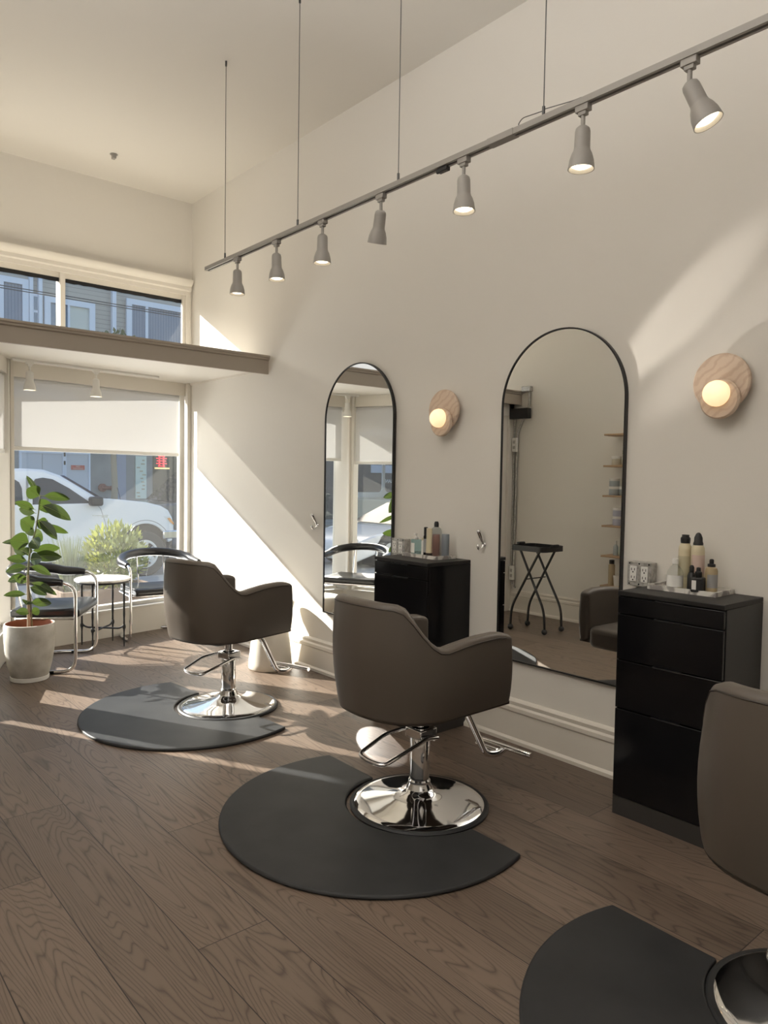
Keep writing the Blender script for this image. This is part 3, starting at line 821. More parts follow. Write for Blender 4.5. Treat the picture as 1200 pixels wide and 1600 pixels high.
# ------------------------------------------------------------------ trays and bottles
def make_tray(name, label, loc, rz, L, Wd):
    o = plate(rrect(-Wd/2, Wd/2, -L/2, L/2, 0.006), [], 0.0, 0.010)
    t = thing('marble_tray', label, 'tray', loc, rz)
    build('tray_base', o, M_marble, t, bevel=0.001)
    build('tray_rim', plate(rrect(-Wd/2, Wd/2, -L/2, L/2, 0.006), [rrect(-Wd/2+0.010, Wd/2-0.010, -L/2+0.010, L/2-0.010, 0.004)], 0.010, 0.020), M_marble, t)
    return t
ZTOP = 0.962
make_tray('marble_tray', 'long veined marble tray holding bottles on the near cabinet', (3.020, 1.512, ZTOP), R(1), 0.300, 0.175)
make_tray('marble_tray', 'veined marble tray holding bottles on the far cabinet', (3.022, 3.115, ZTOP), R(-1), 0.300, 0.165)
ZB = ZTOP+0.0102
def bottle(name, label, cat, loc, prof, m, cap=None, capm=None, lab=None, labm=None, extra=None, n=28, group=None):
    t = thing(name, label, cat, loc, 0, group)
    build('body', MB().lathe(prof, n), m, t)
    if cap: build('cap', MB().lathe(cap, n), capm, t)
    if lab:
        r, z0, z1, a0, a1 = lab
        v = []; k = 12
        for i in range(k+1):
            a = R(a0+(a1-a0)*i/k)
            v += [(r*cos(a), r*sin(a), z0), (r*cos(a), r*sin(a), z1)]
        build('label_patch', MB().add(v, [(2*i, 2*i+2, 2*i+3, 2*i+1) for i in range(k)]), labm, t)
    if extra:
        for nm, mb, m2 in extra: build(nm, mb, m2, t)
    return t
G1 = 'hair products on the near cabinet'
can = [(0.0001, 0), (0.026, 0), (0.0272, 0.004), (0.0272, 0.165), (0.026, 0.178), (0.020, 0.190), (0.016, 0.196)]
bottle('spray_can', 'tall cream spray can with flat black cap, at the back of the near tray', 'hair product', (3.015, 1.536, ZB), can, M_beige,
       [(0.019, 0.194), (0.020, 0.206), (0.020, 0.216), (0.015, 0.222), (0.015, 0.230), (0.0001, 0.231)], M_blackpl, (0.0275, 0.05, 0.14, 130, 250), M_greenl, group=G1)
bottle('spray_can', 'cream spray can with pointed black cap and pink label', 'hair product', (3.005, 1.475, ZB), can, M_beige,
       [(0.0195, 0.188), (0.020, 0.198), (0.017, 0.206), (0.0165, 0.222), (0.010, 0.238), (0.004, 0.243), (0.0001, 0.2435)], M_blackpl, (0.0275, 0.07, 0.15, 150, 290), M_pinkl, group=G1)
bottle('clear_bottle', 'squat clear bottle with white label, in front of the spray cans', 'hair product', (2.966, 1.552, ZB), [(0.0001, 0), (0.031, 0), (0.033, 0.005), (0.033, 0.062), (0.030, 0.078), (0.018, 0.096), (0.011, 0.102), (0.011, 0.108)], M_clear,
       [(0.011, 0.106), (0.0125, 0.107), (0.0125, 0.128), (0.006, 0.131), (0.0001, 0.131)], M_whitepl, (0.0334, 0.012, 0.060, 120, 290), M_whitel, group=G1)
t = bottle('dropper_bottle', 'slim dark bottle behind the square black bottle', 'hair product', (2.975, 1.484, ZB), [(0.0001, 0), (0.016, 0), (0.017, 0.003), (0.017, 0.062), (0.012, 0.074), (0.008, 0.078)], M_blackpl,
       [(0.0085, 0.076), (0.0095, 0.08), (0.0095, 0.098), (0.006, 0.106), (0.0001, 0.108)], M_blackpl, group=G1)
t = thing('square_bottle', 'small square black bottle with pale label at the front of the near tray', 'hair product', (2.955, 1.445, ZB), R(10), G1)
build('body', MB().box(-0.023, 0.023, -0.024, 0.024, 0, 0.062), M_blackpl, t, bevel=0.005, seg=3)
build('cap', MB().lathe([(0.012, 0.060), (0.0135, 0.064), (0.0135, 0.084), (0.009, 0.087), (0.008, 0.102), (0.0001, 0.104)], 20), M_blackpl, t)
build('label_patch', MB().box(-0.0238, -0.0229, 0.002, 0.019, 0.012, 0.05), M_whitel, t)
bottle('pump_bottle', 'amber beige bottle with black nozzle at the right end of the near tray', 'hair product', (2.998, 1.412, ZB), [(0.0001, 0), (0.0245, 0), (0.0255, 0.004), (0.0255, 0.088), (0.022, 0.101), (0.014, 0.106)], M_amber,
       [(0.0145, 0.104), (0.0155, 0.107), (0.0155, 0.117), (0.009, 0.119), (0.009, 0.134), (0.005, 0.138), (0.0001, 0.138)], M_blackpl, (0.0258, 0.02, 0.075, 170, 280), M_greyl, group=G1)
G2 = 'hair products on the far cabinet'
t = thing('soap_bottle', 'clear blue rectangular bottle with white pump top on the far tray', 'hair product', (2.985, 3.185, ZB), R(0), G2)
build('body', MB().prism(rrect(-0.02, 0.02, -0.029, 0.029, 0.008), 0, 0.092), M_clearblue, t, bevel=0.004)
build('cap', MB().lathe([(0.010, 0.09), (0.012, 0.094), (0.012, 0.105), (0.005, 0.107), (0.005, 0.122), (0.0001, 0.123)], 18).box(-0.012, 0.004, -0.004, 0.012, 0.118, 0.126), M_whitepl, t)
build('label_patch', MB().box(-0.0212, -0.0205, -0.006, 0.022, 0.012, 0.070), M_whitel, t)
bottle('serum_bottle', 'slim pale bottle between the pump bottle and the dark tube', 'hair product', (2.999, 3.141, ZB), [(0.0001, 0), (0.010, 0), (0.011, 0.003), (0.011, 0.08), (0.008, 0.09)], M_whitel,
       [(0.0085, 0.088), (0.009, 0.09), (0.009, 0.104), (0.0001, 0.105)], M_beige, group=G2)
bottle('dark_tube', 'tall dark slate bottle on the far tray', 'hair product', (2.990, 3.110, ZB), [(0.0001, 0), (0.0125, 0), (0.0135, 0.004), (0.0135, 0.115), (0.010, 0.122)], M_cab,
       [(0.0105, 0.120), (0.0115, 0.124), (0.0115, 0.168), (0.0001, 0.170)], M_blackpl, (0.0138, 0.02, 0.1, 130, 250), M_greyl, group=G2)
bottle('spray_bottle', 'tallest clear grey bottle with dark cap at the back of the far tray', 'hair product', (3.045, 3.078, ZB), [(0.0001, 0), (0.032, 0), (0.033, 0.004), (0.033, 0.145), (0.028, 0.160), (0.012, 0.172)], M_cleargrey,
       [(0.013, 0.170), (0.014, 0.173), (0.014, 0.190), (0.010, 0.202), (0.0001, 0.203)], M_blackpl, group=G2)
t = thing('squeeze_tube', 'upright beige squeeze tube with dark foot on the far tray', 'hair product', (2.972, 3.062, ZB), 0, G2)
build('body', MB().add([(0.018*cos(2*pi*i/20), 0.020*sin(2*pi*i/20), 0.022) for i in range(20)]+[(0.003*cos(2*pi*i/20), 0.024*sin(2*pi*i/20), 0.165) for i in range(20)], [(i, (i+1) % 20, (i+1) % 20+20, i+20) for i in range(20)]+[tuple(range(20, 40))]), M_beige, t)
build('cap', MB().lathe([(0.017, 0), (0.018, 0.003), (0.018, 0.022), (0.0001, 0.0225)], 20), M_pipe, t)
build('label_patch', MB().box(-0.0165, -0.0155, -0.012, 0.012, 0.05, 0.12).move(mtx=Matrix.Rotation(R(5), 3, 'Y')), M_pinkl, t)
bottle('rose_bottle', 'translucent rose coloured bottle on the far tray', 'hair product', (2.985, 3.018, ZB), [(0.0001, 0), (0.020, 0), (0.0215, 0.004), (0.0215, 0.128), (0.019, 0.133), (0.0001, 0.133)], M_pinkb, group=G2)
bottle('grey_canister', 'grey blue canister at the right end of the far tray', 'hair product', (3.035, 2.992, ZB), [(0.0001, 0), (0.021, 0), (0.023, 0.003), (0.023, 0.130), (0.021, 0.134), (0.0001, 0.134)], mat('slate_blue_can', (0.22, 0.25, 0.28), 0.35), group=G2)

# ------------------------------------------------------------------ stone stool
tag(build('pedestal_stool', MB().lathe([(0.0001, 0), (0.155, 0), (0.162, 0.010), (0.160, 0.05), (0.146, 0.18), (0.130, 0.30), (0.118, 0.375), (0.118, 0.395), (0.140, 0.415), (0.163, 0.445), (0.174, 0.480), (0.176, 0.492), (0.170, 0.500), (0.0001, 0.502)], 56), M_plaster, loc=(2.895, 4.66, 0), ang=60),
    'cream plaster pedestal stool with flared top behind the chair by the window', 'stool')

# ------------------------------------------------------------------ side table
st = thing('side_table', 'small round marble topped table on black iron legs between the two tubular chairs', 'table', (2.165, 6.09, 0), R(0))
build('table_top', MB().lathe([(0.0001, 0.548), (0.215, 0.548), (0.222, 0.554), (0.222, 0.562), (0.218, 0.567), (0.0001, 0.567)], 56), M_marbletop, st)
build('apron', MB().lathe([(0.195, 0.532), (0.205, 0.532), (0.205, 0.549), (0.195, 0.549)], 40, closed=True), M_iron, st)
for sx, sy in ((-1, -1), (1, -1), (1, 1), (-1, 1)):
    p = []; rr = []
    for i in range(15):
        z = 0.538*(1-i/14)
        p.append((sx*0.128, sy*0.128, z))
        rr.append(0.0085+0.0012*sin(i*2.1)+(0.004 if i in (0,) else 0)-(0.0035*max(0, (i-9)/5)))
    lg = build('leg', MB().tube(p, rr, 10).sphere((sx*0.128, sy*0.128, 0.165), 0.014, 10, 8, (1, 1, 1.8)), M_iron, st)
build('cross_stretcher', MB().tube(fillet([(-0.128, -0.128, 0.175), (-0.10, -0.10, 0.150), (0.10, 0.10, 0.150), (0.128, 0.128, 0.175)], 0.03, 4), 0.0075, 8).tube(fillet([(0.128, -0.128, 0.175), (0.10, -0.10, 0.150), (-0.10, 0.10, 0.150), (-0.128, 0.128, 0.175)], 0.03, 4), 0.0075, 8), M_iron, st)

# ------------------------------------------------------------------ tubular chairs
def make_tub(label):
    t = thing('tubular_armchair', label, 'chair')
    hw, xf, depth = 0.315, 0.22, 0.26
    def loop(z0, zb, xs, n=18):      # half ellipse round the back at height rising z0->zb
        return [(xs-depth*sin(pi*i/n)*1.0, -hw*cos(pi*i/n), z0+(zb-z0)*sin(pi*i/n)) for i in range(n+1)]
    up = loop(0.655, 0.715, -0.03)
    lo = [(x, y, 0.0135) for x, y, z in loop(0, 0, -0.02)]
    near = fillet([(-0.02, -hw, 0.0135), (xf, -hw, 0.0135), (xf, -hw, 0.645), (-0.03, -hw, 0.655)], 0.10, 7)
    far = [(x, -y, z) for x, y, z in near]
    pts = near[1:-1]+[Vector(p) for p in up]+[Vector(p) for p in far[::-1]][1:-1]+[Vector(p) for p in lo[::-1]]
    build('tube_frame', MB().tube(pts, 0.0125, 12, closed=True), M_chrome, t)
    arm = [Vector((0.13-0.16*i/6, -hw, 0.648+0.007*i/6)) for i in range(6)]
    pad = arm+[Vector(p) for p in up]+[Vector((p.x, -p.y, p.z)) for p in arm[::-1]]
    K = len(pad)
    rad = []
    for i in range(K):
        e = min(i, K-1-i)
        rad.append(0.022 if e == 0 else 0.026 if e == 1 else 0.028+0.010*min(1, e/8.0))
    build('back_pad', MB().tube([p+Vector((0, 0, 0.004)) for p in pad], rad, 16), M_leather, t)
    for sy in (-1, 1): build('end_collar', MB().rod((0.135, sy*hw, 0.647), (0.110, sy*hw, 0.649), 0.0225, 14), M_blackpl, t)
    seat = MB()
    n = 14
    v = []; f = []
    for i in range(n+1):
        for j in range(n+1):
            x = -0.235+0.475*i/n; y = -0.275+0.55*j/n
            dish = 0.018*(1-((y/0.275)**2))*(1-((x-0.0)/0.24)**2)
            v.append((x, y, 0.452-dish+0.012*(i/n)**2-0.02*max(0, (i/n-0.85)/0.15)**2))
    for i in range(n):
        for j in range(n):
            a = i*(n+1)+j
            f.append((a, a+n+1, a+n+2, a+1))
    tp = len(v)
    v += [(x, y, 0.395) for x, y, z in v]
    f += [tuple(q+tp for q in g[::-1]) for g in f]
    rim = [i*(n+1) for i in range(n+1)]+[n*(n+1)+j for j in range(1, n+1)]+[i*(n+1)+n for i in range(n-1, -1, -1)]+[j for j in range(n-1, 0, -1)]
    for a, b in zip(rim, rim[1:]+rim[:1]): f.append((b, a, a+tp, b+tp))
    build('seat_pad', seat.add(v, f), M_leather, t, bevel=0.018, seg=4, ang=50)
    build('seat_rail', MB().rod((-0.19, -hw+0.03, 0.392), (xf, -hw+0.012, 0.392), 0.010, 10).rod((-0.19, hw-0.03, 0.392), (xf, hw-0.012, 0.392), 0.010, 10).rod((-0.19, -hw+0.03, 0.392), (-0.19, hw-0.03, 0.392), 0.010, 10).rod((xf, -hw, 0.392), (xf, hw, 0.392), 0.010, 10), M_chrome, t)
    for sy in (-0.12, 0.12): build('back_strut', MB().rod((-0.19, sy, 0.392), (-0.262, sy, 0.70), 0.0065, 8), M_chrome, t)
    for sy in (-1, 1):
        build('glide', MB().box(0.03, 0.075, sy*hw-0.016, sy*hw+0.016, 0.0, 0.022), M_blackpl, t, bevel=0.003)
    return t
tb = make_tub('chrome tube armchair with black leather beside the potted fig')
place(tb, (1.875-0.22*cos(R(-32)), 5.615-0.22*sin(R(-32)), 0), R(-32))
dup(tb, (2.705, 6.215, 0), R(-95), 'chrome tube armchair with black leather before the right end of the display window')

# ------------------------------------------------------------------ potted fig
pp = thing('plant_pot', 'grey speckled ceramic pot holding the fig tree by the window', 'plant pot', (1.415, 5.392, 0))
build('pot_body', MB().lathe([(0.0001, 0.022), (0.112, 0.022), (0.122, 0.035), (0.142, 0.11), (0.156, 0.20), (0.162, 0.29), (0.163, 0.375), (0.160, 0.390), (0.152, 0.392)], 56, caps=False), M_concrete, pp, ang=60)
build('pot_lining', MB().lathe([(0.153, 0.3915), (0.148, 0.386), (0.146, 0.33), (0.144, 0.30)], 56, caps=False), M_terra, pp, label='terracotta coloured inside of the pot')
build('saucer', MB().lathe([(0.0001, 0), (0.118, 0), (0.124, 0.004), (0.124, 0.028), (0.118, 0.03), (0.112, 0.018), (0.0001, 0.017)], 48), M_whitepl, pp)
fg = thing('fig_tree', 'slim fig tree with large glossy green leaves in the grey pot', 'plant', (1.411, 5.392, 0.335))
OX, OY, OZ = 1.411, 5.392, 0.33
KP = 0.9926
build('soil', MB().lathe([(0.144, -0.012), (0.13, 0.0), (0.06, 0.006), (0.0001, 0.008)], 40, (0.01, 0.012, 0)), M_soil, fg)
sk = [(1.422, 5.432, .335), (1.418, 5.433, .618), (1.417, 5.433, .713), (1.426, 5.431, .836), (1.437, 5.428, .911), (1.466, 5.421, 1.024), (1.484, 5.416, 1.146), (1.49, 5.415, 1.231), (1.498, 5.412, 1.27)]
sk = [Vector((x*KP-OX, y*KP-OY, 1.42+(z-1.42)*KP-OZ)) for x, y, z in sk]
build('trunk', MB().tube(sk[:3], [0.0125, 0.009, 0.008], 10), M_bark, fg)
build('upper_stem', MB().tube(sk[2:], [0.0075, 0.0065, 0.006, 0.005, 0.0045, 0.004, 0.003], 8).tube([Vector((0.02, -0.005, 0.0)), Vector((0.012, -0.004, 0.20)), Vector((0.0, 0, 0.33))], [0.005, 0.004, 0.003], 8), M_stem, fg)
LEAVES = [
((1.49,5.415,1.259),(1.425,5.483,1.409),.03),((1.494,5.413,1.25),(1.407,5.405,1.318),.085),((1.498,5.412,1.259),(1.688,5.394,1.248),.05),
((1.469,5.42,1.16),(1.329,5.404,1.228),.045),((1.481,5.417,1.156),(1.569,5.425,1.216),.09),((1.49,5.415,1.20),(1.672,5.326,1.104),.075),
((1.471,5.419,1.137),(1.379,5.495,1.175),.06),((1.456,5.423,1.024),(1.36,5.386,1.108),.1),((1.468,5.42,1.09),(1.54,5.422,1.045),.07),
((1.477,5.418,1.10),(1.58,5.329,0.969),.06),((1.47,5.42,1.06),(1.691,5.445,1.005),.05),((1.456,5.423,1.043),(1.416,5.475,1.003),.07),
((1.451,5.424,0.967),(1.519,5.459,1.0),.08),((1.436,5.430,0.93),(1.301,5.422,0.964),.1),((1.44,5.427,0.965),(1.463,5.339,0.907),.075),
((1.426,5.431,0.854),(1.345,5.504,0.904),.06),((1.424,5.432,0.836),(1.421,5.494,0.906),.05),((1.43,5.43,0.875),(1.637,5.459,0.899),.06),
((1.426,5.43,0.835),(1.612,5.331,0.848),.065),((1.422,5.432,0.807),(1.288,5.446,0.84),.05),((1.422,5.432,0.77),(1.291,5.497,0.744),.05),
((1.422,5.431,0.774),(1.572,5.445,0.71),.05),((1.417,5.433,0.704),(1.302,5.484,0.678),.05),((1.417,5.433,0.656),(1.321,5.396,0.72),.05),
((1.42,5.431,0.632),(1.519,5.355,0.581),.05),((1.42,5.431,0.665),(1.611,5.445,0.566),.05),((1.418,5.434,0.576),(1.262,5.432,0.593),.04),
((1.42,5.431,0.518),(1.578,5.454,0.505),.05),((1.42,5.431,0.533),(1.391,5.388,0.518),.06),((1.435,5.427,0.446),(1.33,5.404,0.475),.045),
((1.435,5.427,0.441),(1.491,5.435,0.468),.05),((1.434,5.43,0.93),(1.276,5.52,0.947),.04),((1.425,5.43,0.816),(1.478,5.314,0.839),.07)]
rnd = random.Random(3)
for b, tpt, wd in LEAVES:
    b = Vector((b[0]*KP, b[1]*KP, 1.42+(b[2]-1.42)*KP)); tpt = Vector((tpt[0]*KP, tpt[1]*KP, 1.42+(tpt[2]-1.42)*KP)); wd *= 1.25; d = tpt-b; L = d.length
    x = d.normalized()
    view = Vector((-b.x, -b.y, 1.42-b.z)).normalized()
    side = x.cross(view).normalized()
    # turn the blade a little about its own length
    q = Matrix.Rotation(rnd.uniform(-0.6, 0.6), 3, x)
    side = q @ side
    nrm = side.cross(x).normalized()
    n, h = 10, 3
    v = []; f = []
    for i in range(n+1):
        u = i/n
        s0 = 0.16
        if u < s0: hwid = 0.0015/(wd)*2
        else:
            k = (u-s0)/(1-s0); hwid = (sin(pi*k**0.8))**0.65 if 0 < k < 1 else 0.0
        hwid = max(0.0012, wd*0.5*hwid)
        droop = -0.06*L*u*u+0.03*L*sin(pi*u)
        for j in range(-h, h+1):
            y = hwid*j/h
            cup = 0.22*abs(y)*(1 if u > s0 else 0)
            p = b-Vector((OX, OY, OZ))+x*(L*u)+side*y+nrm*cup+Vector((0, 0, droop))
            v.append(p)
    m = 2*h+1
    for i in range(n):
        for j in range(m-1):
            f.append((i*m+j, i*m+j+1, (i+1)*m+j+1, (i+1)*m+j))
    lf = build('leaf', MB().add(v, f), M_leaf, fg, ang=80)
    mid = [Vector(v[i*m+h])+nrm*0.0008 for i in range(n+1)]
    build('midrib', MB().tube(mid, [0.0018*(1-0.75*i/n) for i in range(n+1)], 5), M_midrib, lf)

# ------------------------------------------------------------------ left wall: shelves, jars, trolley, conduit (seen in the wide mirror)
def shelf(y1, z, label):
    o = tag(build('wall_shelf', MB().prism([(0.0, 0.0), (0.20, 0.0), (0.20, -0.50), (0.0, -0.50)], 0, 0.018, lambda a, b, c: (XL+a, y1+b-0.10, z-0.009+c)), M_oak, bevel=0.004), label, 'shelf', 'oak shelves on the left wall')
    return o
zs = [1.868, 1.574, 1.291, 1.007, 0.722, 0.436]
nm = ['topmost oak shelf, bare, reflected in the wide mirror', 'second oak shelf from the top, holding cream pots, reflected in the wide mirror', 'third oak shelf from the top in the mirror, with a stack of blue jars',
      'fourth oak shelf from the top in the mirror, with stacked lilac jars', 'fifth oak shelf from the top in the mirror, with two small pale bottles', 'lowest oak shelf in the mirror, holding a gold bottle and a white cup']
for z, l in zip(zs, nm): shelf(4.035, z, l)
XS = XL+0.10
def jar(y, z, r, h, m, label, x=XS, g='jars on the oak shelves'):
    t = thing('cosmetic_jar', label, 'jar', (x, y-0.05, z), 0, g)
    build('body', MB().lathe([(0.0001, 0), (r*0.94, 0), (r, 0.004), (r, h*0.68), (r*0.96, h*0.70)], 24), m, t)
    build('lid', MB().lathe([(r*1.02, h*0.70), (r*1.03, h*0.72), (r*1.03, h*0.97), (r*0.99, h), (0.0001, h)], 24), M_whitepl, t)
    return t
M_bluej = mat('pale_blue_jar', (0.42, 0.47, 0.50), 0.4)
M_lilac = mat('lilac_jar', (0.42, 0.42, 0.52), 0.4)
M_greenj = mat('pale_green_plastic', (0.45, 0.52, 0.44), 0.4)
M_creamj = mat('cream_jar', (0.62, 0.58, 0.48), 0.4)
jar(3.905, zs[1]+0.009, 0.045, 0.085, M_creamj, 'cream pot with white lid, alone at left on the second shelf')
t = jar(3.80, zs[1]+0.009, 0.040, 0.075, M_creamj, 'cream pot with a tuft of green on the second shelf')
lf = MB()
for k in range(14):
    a = k*2.4; lf.tube([(0, 0, 0.07), (0.02*cos(a), 0.02*sin(a), 0.10), (0.04*cos(a), 0.04*sin(a), 0.115+0.01*(k % 3))], [0.003, 0.008, 0.002], 6)
build('green_tuft', lf, M_bushleaf, t)
jar(3.92, zs[2]+0.009, 0.048, 0.082, M_bluej, 'lower blue jar of the stack on the third shelf')
jar(3.92, zs[2]+0.0915, 0.048, 0.075, M_bluej, 'upper blue jar of the stack on the third shelf')
jar(3.81, zs[2]+0.009, 0.048, 0.082, M_bluej, 'single blue jar right of the stack on the third shelf')
jar(3.865, zs[3]+0.009, 0.055, 0.086, M_lilac, 'lower lilac jar of the stack on the fourth shelf')
jar(3.865, zs[3]+0.0955, 0.055, 0.08, M_lilac, 'upper lilac jar of the stack on the fourth shelf')
jar(3.745, zs[3]+0.009, 0.05, 0.10, M_lilac, 'single lilac jar beside the stack on the fourth shelf')
for y, l in ((3.885, 'pale blue small bottle, left of two on the fifth shelf'), (3.825, 'pale green small bottle, right of two on the fifth shelf')):
    bottle('small_bottle', l, 'bottle', (XS, y-0.05, zs[4]+0.009), [(0.0001, 0), (0.022, 0), (0.024, 0.003), (0.024, 0.08), (0.012, 0.10), (0.008, 0.104)], M_bluej if y > 3.85 else M_greenj, [(0.008, 0.103), (0.010, 0.105), (0.010, 0.135), (0.0001, 0.137)], M_whitepl)
bottle('spray_can', 'gold bottle with black cap on the lowest shelf in the mirror', 'bottle', (XS+0.02, 3.86, zs[5]+0.009), [(0.0001, 0), (0.030, 0), (0.031, 0.004), (0.031, 0.19), (0.022, 0.205)], M_amber, [(0.0225, 0.203), (0.024, 0.206), (0.024, 0.24), (0.0001, 0.242)], M_blackpl)
tag(build('paper_cup', MB().lathe([(0.0001, 0), (0.026, 0), (0.034, 0.10), (0.031, 0.10), (0.024, 0.006), (0.0001, 0.006)], 24), M_whitepl, loc=(XS+0.04, 3.79, zs[5]+0.009)), 'white cup beside the gold bottle on the lowest shelf', 'cup')
tag(build('paper_cup', MB().lathe([(0.0001, 0), (0.026, 0), (0.034, 0.10), (0.031, 0.10), (0.024, 0.006), (0.0001, 0.006)], 24), M_whitepl, loc=(XS, 3.70, zs[5]+0.009)), 'white cup furthest right on the lowest shelf in the mirror', 'cup')

# folding tray trolley
tt = thing('tray_trolley', 'black folding tray trolley on crossed legs, seen in the wide mirror', 'trolley', (0.58, 4.32, 0), R(0))
build('tray', plate(rrect(-0.17, 0.17, -0.195, 0.195, 0.06, 6), [], 0.765, 0.775), M_blackpl, tt, bevel=0.003)
build('tray_rim', plate(rrect(-0.17, 0.17, -0.195, 0.195, 0.06, 6), [rrect(-0.16, 0.16, -0.185, 0.185, 0.05, 6)], 0.775, 0.815), M_blackpl, tt)
for sy in (-1, 1): build('tray_grip', MB().box(-0.05, 0.05, sy*0.20-0.015, sy*0.20+0.015, 0.80, 0.835), M_blackpl, tt, bevel=0.008)
for sx in (-1, 1):
    for sy in (-1, 1):
        x = 0.13*sx+0.02*sy
        lg = build('leg', MB().tube(fillet([(x*0.9, -sy*0.125, 0.765), (x, sy*0.175, 0.22), (x, sy*0.185, 0.05)], 0.08, 6), 0.0115, 10), M_black, tt)
        build('castor', MB().sphere((x, sy*0.185, 0.027), 0.027, 14, 10).cyl((x, sy*0.185, 0), 0.01, 0.04, 0.06, 10), M_blackpl, lg)
build('hinge_pin', MB().rod((-0.15, 0.015, 0.50), (0.15, 0.015, 0.50), 0.006, 8), M_black, tt)

# conduit run, outlets and door closer on the left wall
cdt = thing('conduit_run', 'grey steel conduit running down the left wall, seen in the wide mirror', 'conduit', (XL, 5.0, 0))
build('vertical_pipe', MB().tube(fillet([(0.02, -0.03, 2.40), (0.02, -0.03, 2.22), (0.02, 0.115, 1.95), (0.02, 0.12, 1.85), (0.02, 0.13, 0.4), (0.02, 0.12, 0.26)], 0.05, 5), 0.011, 10), M_galv, cdt)
build('second_pipe', MB().tube(fillet([(0.02, 0.16, 2.30), (0.02, 0.16, 0.30), (0.02, 0.10, 0.26)], 0.06, 5), 0.009, 10), M_galv, cdt)
build('elbow_box', MB().box(0, 0.05, -0.06, 0.06, 2.37, 2.43), M_galv, cdt, bevel=0.008)
build('horizontal_pipe', MB().rod((0.02, -0.02, 2.385), (0.02, 0.17, 2.33), 0.008, 10), M_galv, cdt)
for z, l in ((1.81, 'white outlet high on the conduit, seen in the wide mirror'), (0.42, 'white outlet low on the conduit, seen in the wide mirror')):
    o = thing('wall_outlet', l, 'electrical outlet', (XL+0.031, 5.13, z))
    build('cover_plate', MB().box(0, 0.03, -0.03, 0.03, -0.075, 0.075), M_whitepl, o, bevel=0.003)
    build('sockets', MB().box(0.03, 0.032, -0.014, 0.014, 0.012, 0.045).box(0.03, 0.032, -0.014, 0.014, -0.045, -0.012), M_galv, o)
dc = tag(build('closer_box', MB().box(0.03, 0.10, -0.13, 0.11, -0.055, 0.055), M_blackpl, loc=(XL+0.001, 5.06, 2.14), bevel=0.006), 'black box mounted high by the conduit, seen in the wide mirror', 'wall box')

# ------------------------------------------------------------------ outside: ground
struct('sidewalk', MB().box(-30, 30, 6.5, 10.9, -0.4, -0.13), M_walk)
struct('street', MB().box(-30, 30, 10.9, 19.5, -0.4, -0.20), M_asphalt)
struct('far_sidewalk', MB().box(-30, 30, 19.5, 22.0, -0.4, -0.10), M_walk)

# ------------------------------------------------------------------ vehicles
def wheel(parent, x, y, z, r, rim_r, w=0.2, spokes=6):
    RXm = Matrix.Rotation(R(90), 3, 'X')
    t = build('wheel', MB().lathe([(rim_r, 0.0), (r*0.93, -0.005), (r, 0.03), (r, w-0.03), (r*0.93, w), (rim_r, w)], 40, (x, y+w, z), RXm, closed=True), M_tire, parent)
    mb = MB().lathe([(rim_r*1.0, 0), (rim_r*0.90, 0.0), (rim_r*0.84, 0.03), (rim_r*0.84, 0.10), (rim_r, 0.10)], 36, (x, y+0.105, z), RXm, closed=True)
    mb.lathe([(0.0001, 0), (0.055, 0), (0.06, 0.03), (0.0001, 0.03)], 20, (x, y+0.045, z), RXm)
    for k in range(spokes):
        a = 2*pi*k/spokes+0.4
        c, s = cos(a), sin(a)
        v = []
        for (q, hw_) in ((0.05, 0.036), (rim_r*0.88, 0.055)):
            for yy in (0.03, 0.055):
                for sg in (-1, 1):
                    v.append((x+c*q-s*hw_*sg, y+yy, z+s*q+c*hw_*sg))
        mb.add(v, [(0, 1, 5, 4), (2, 6, 7, 3), (0, 4, 6, 2), (1, 3, 7, 5), (0, 2, 3, 1), (4, 5, 7, 6)])
    build('rim', mb, M_rim, t)
    build('brake_shadow_plate', MB().cyl((0, 0, 0), rim_r*0.85, 0, 0.01, 28).move(mtx=RXm, loc=(x, y+0.11, z)), M_well, t)
    return t

tk = thing('pickup_truck', 'white pickup truck parked at the kerb outside the display window', 'pickup truck', (0, 0, 0))
Y0, Y1 = 11.30, 13.05
def xz(poly, ya, yb):
    return MB().prism(poly, ya, yb, lambda a, b, c: (a, c, b))
hub, hubr = (4.69, 0.165), (1.55, 0.165)
def arch(cx, cz, r):
    return [(cx+r*cos(R(a)), cz+r*sin(R(a))) for a in range(170, 9, -10)]
low = [(0.02, 0.25), (0.0, 0.55), (0.02, 0.93), (1.96, 0.93), (1.98, 0.955), (3.98, 0.985), (4.0, 1.06), (4.30, 1.035), (4.72, 0.988), (4.95, 0.93), (5.07, 0.86), (5.135, 0.74), (5.165, 0.62), (5.17, 0.50), (5.14, 0.36)]
low += [(hub[0]+0.385*cos(R(a)), hub[1]+0.395*sin(R(a))+0.09) for a in range(12, 172, 10)]+[(4.28, 0.12), (1.98, 0.12)]
low += [(hubr[0]+0.385*cos(R(a)), hubr[1]+0.395*sin(R(a))+0.09) for a in range(10, 172, 10)]+[(1.12, 0.25)]
build('lower_body', xz(low, Y0, Y1), M_carwhite, tk, bevel=0.045, seg=3, ang=50)
for xa in (4.25, 1.12): build('wheel_well', MB().box(xa, xa+0.86, Y0+0.06, Y1-0.06, 0.0, 0.62), M_well, tk)
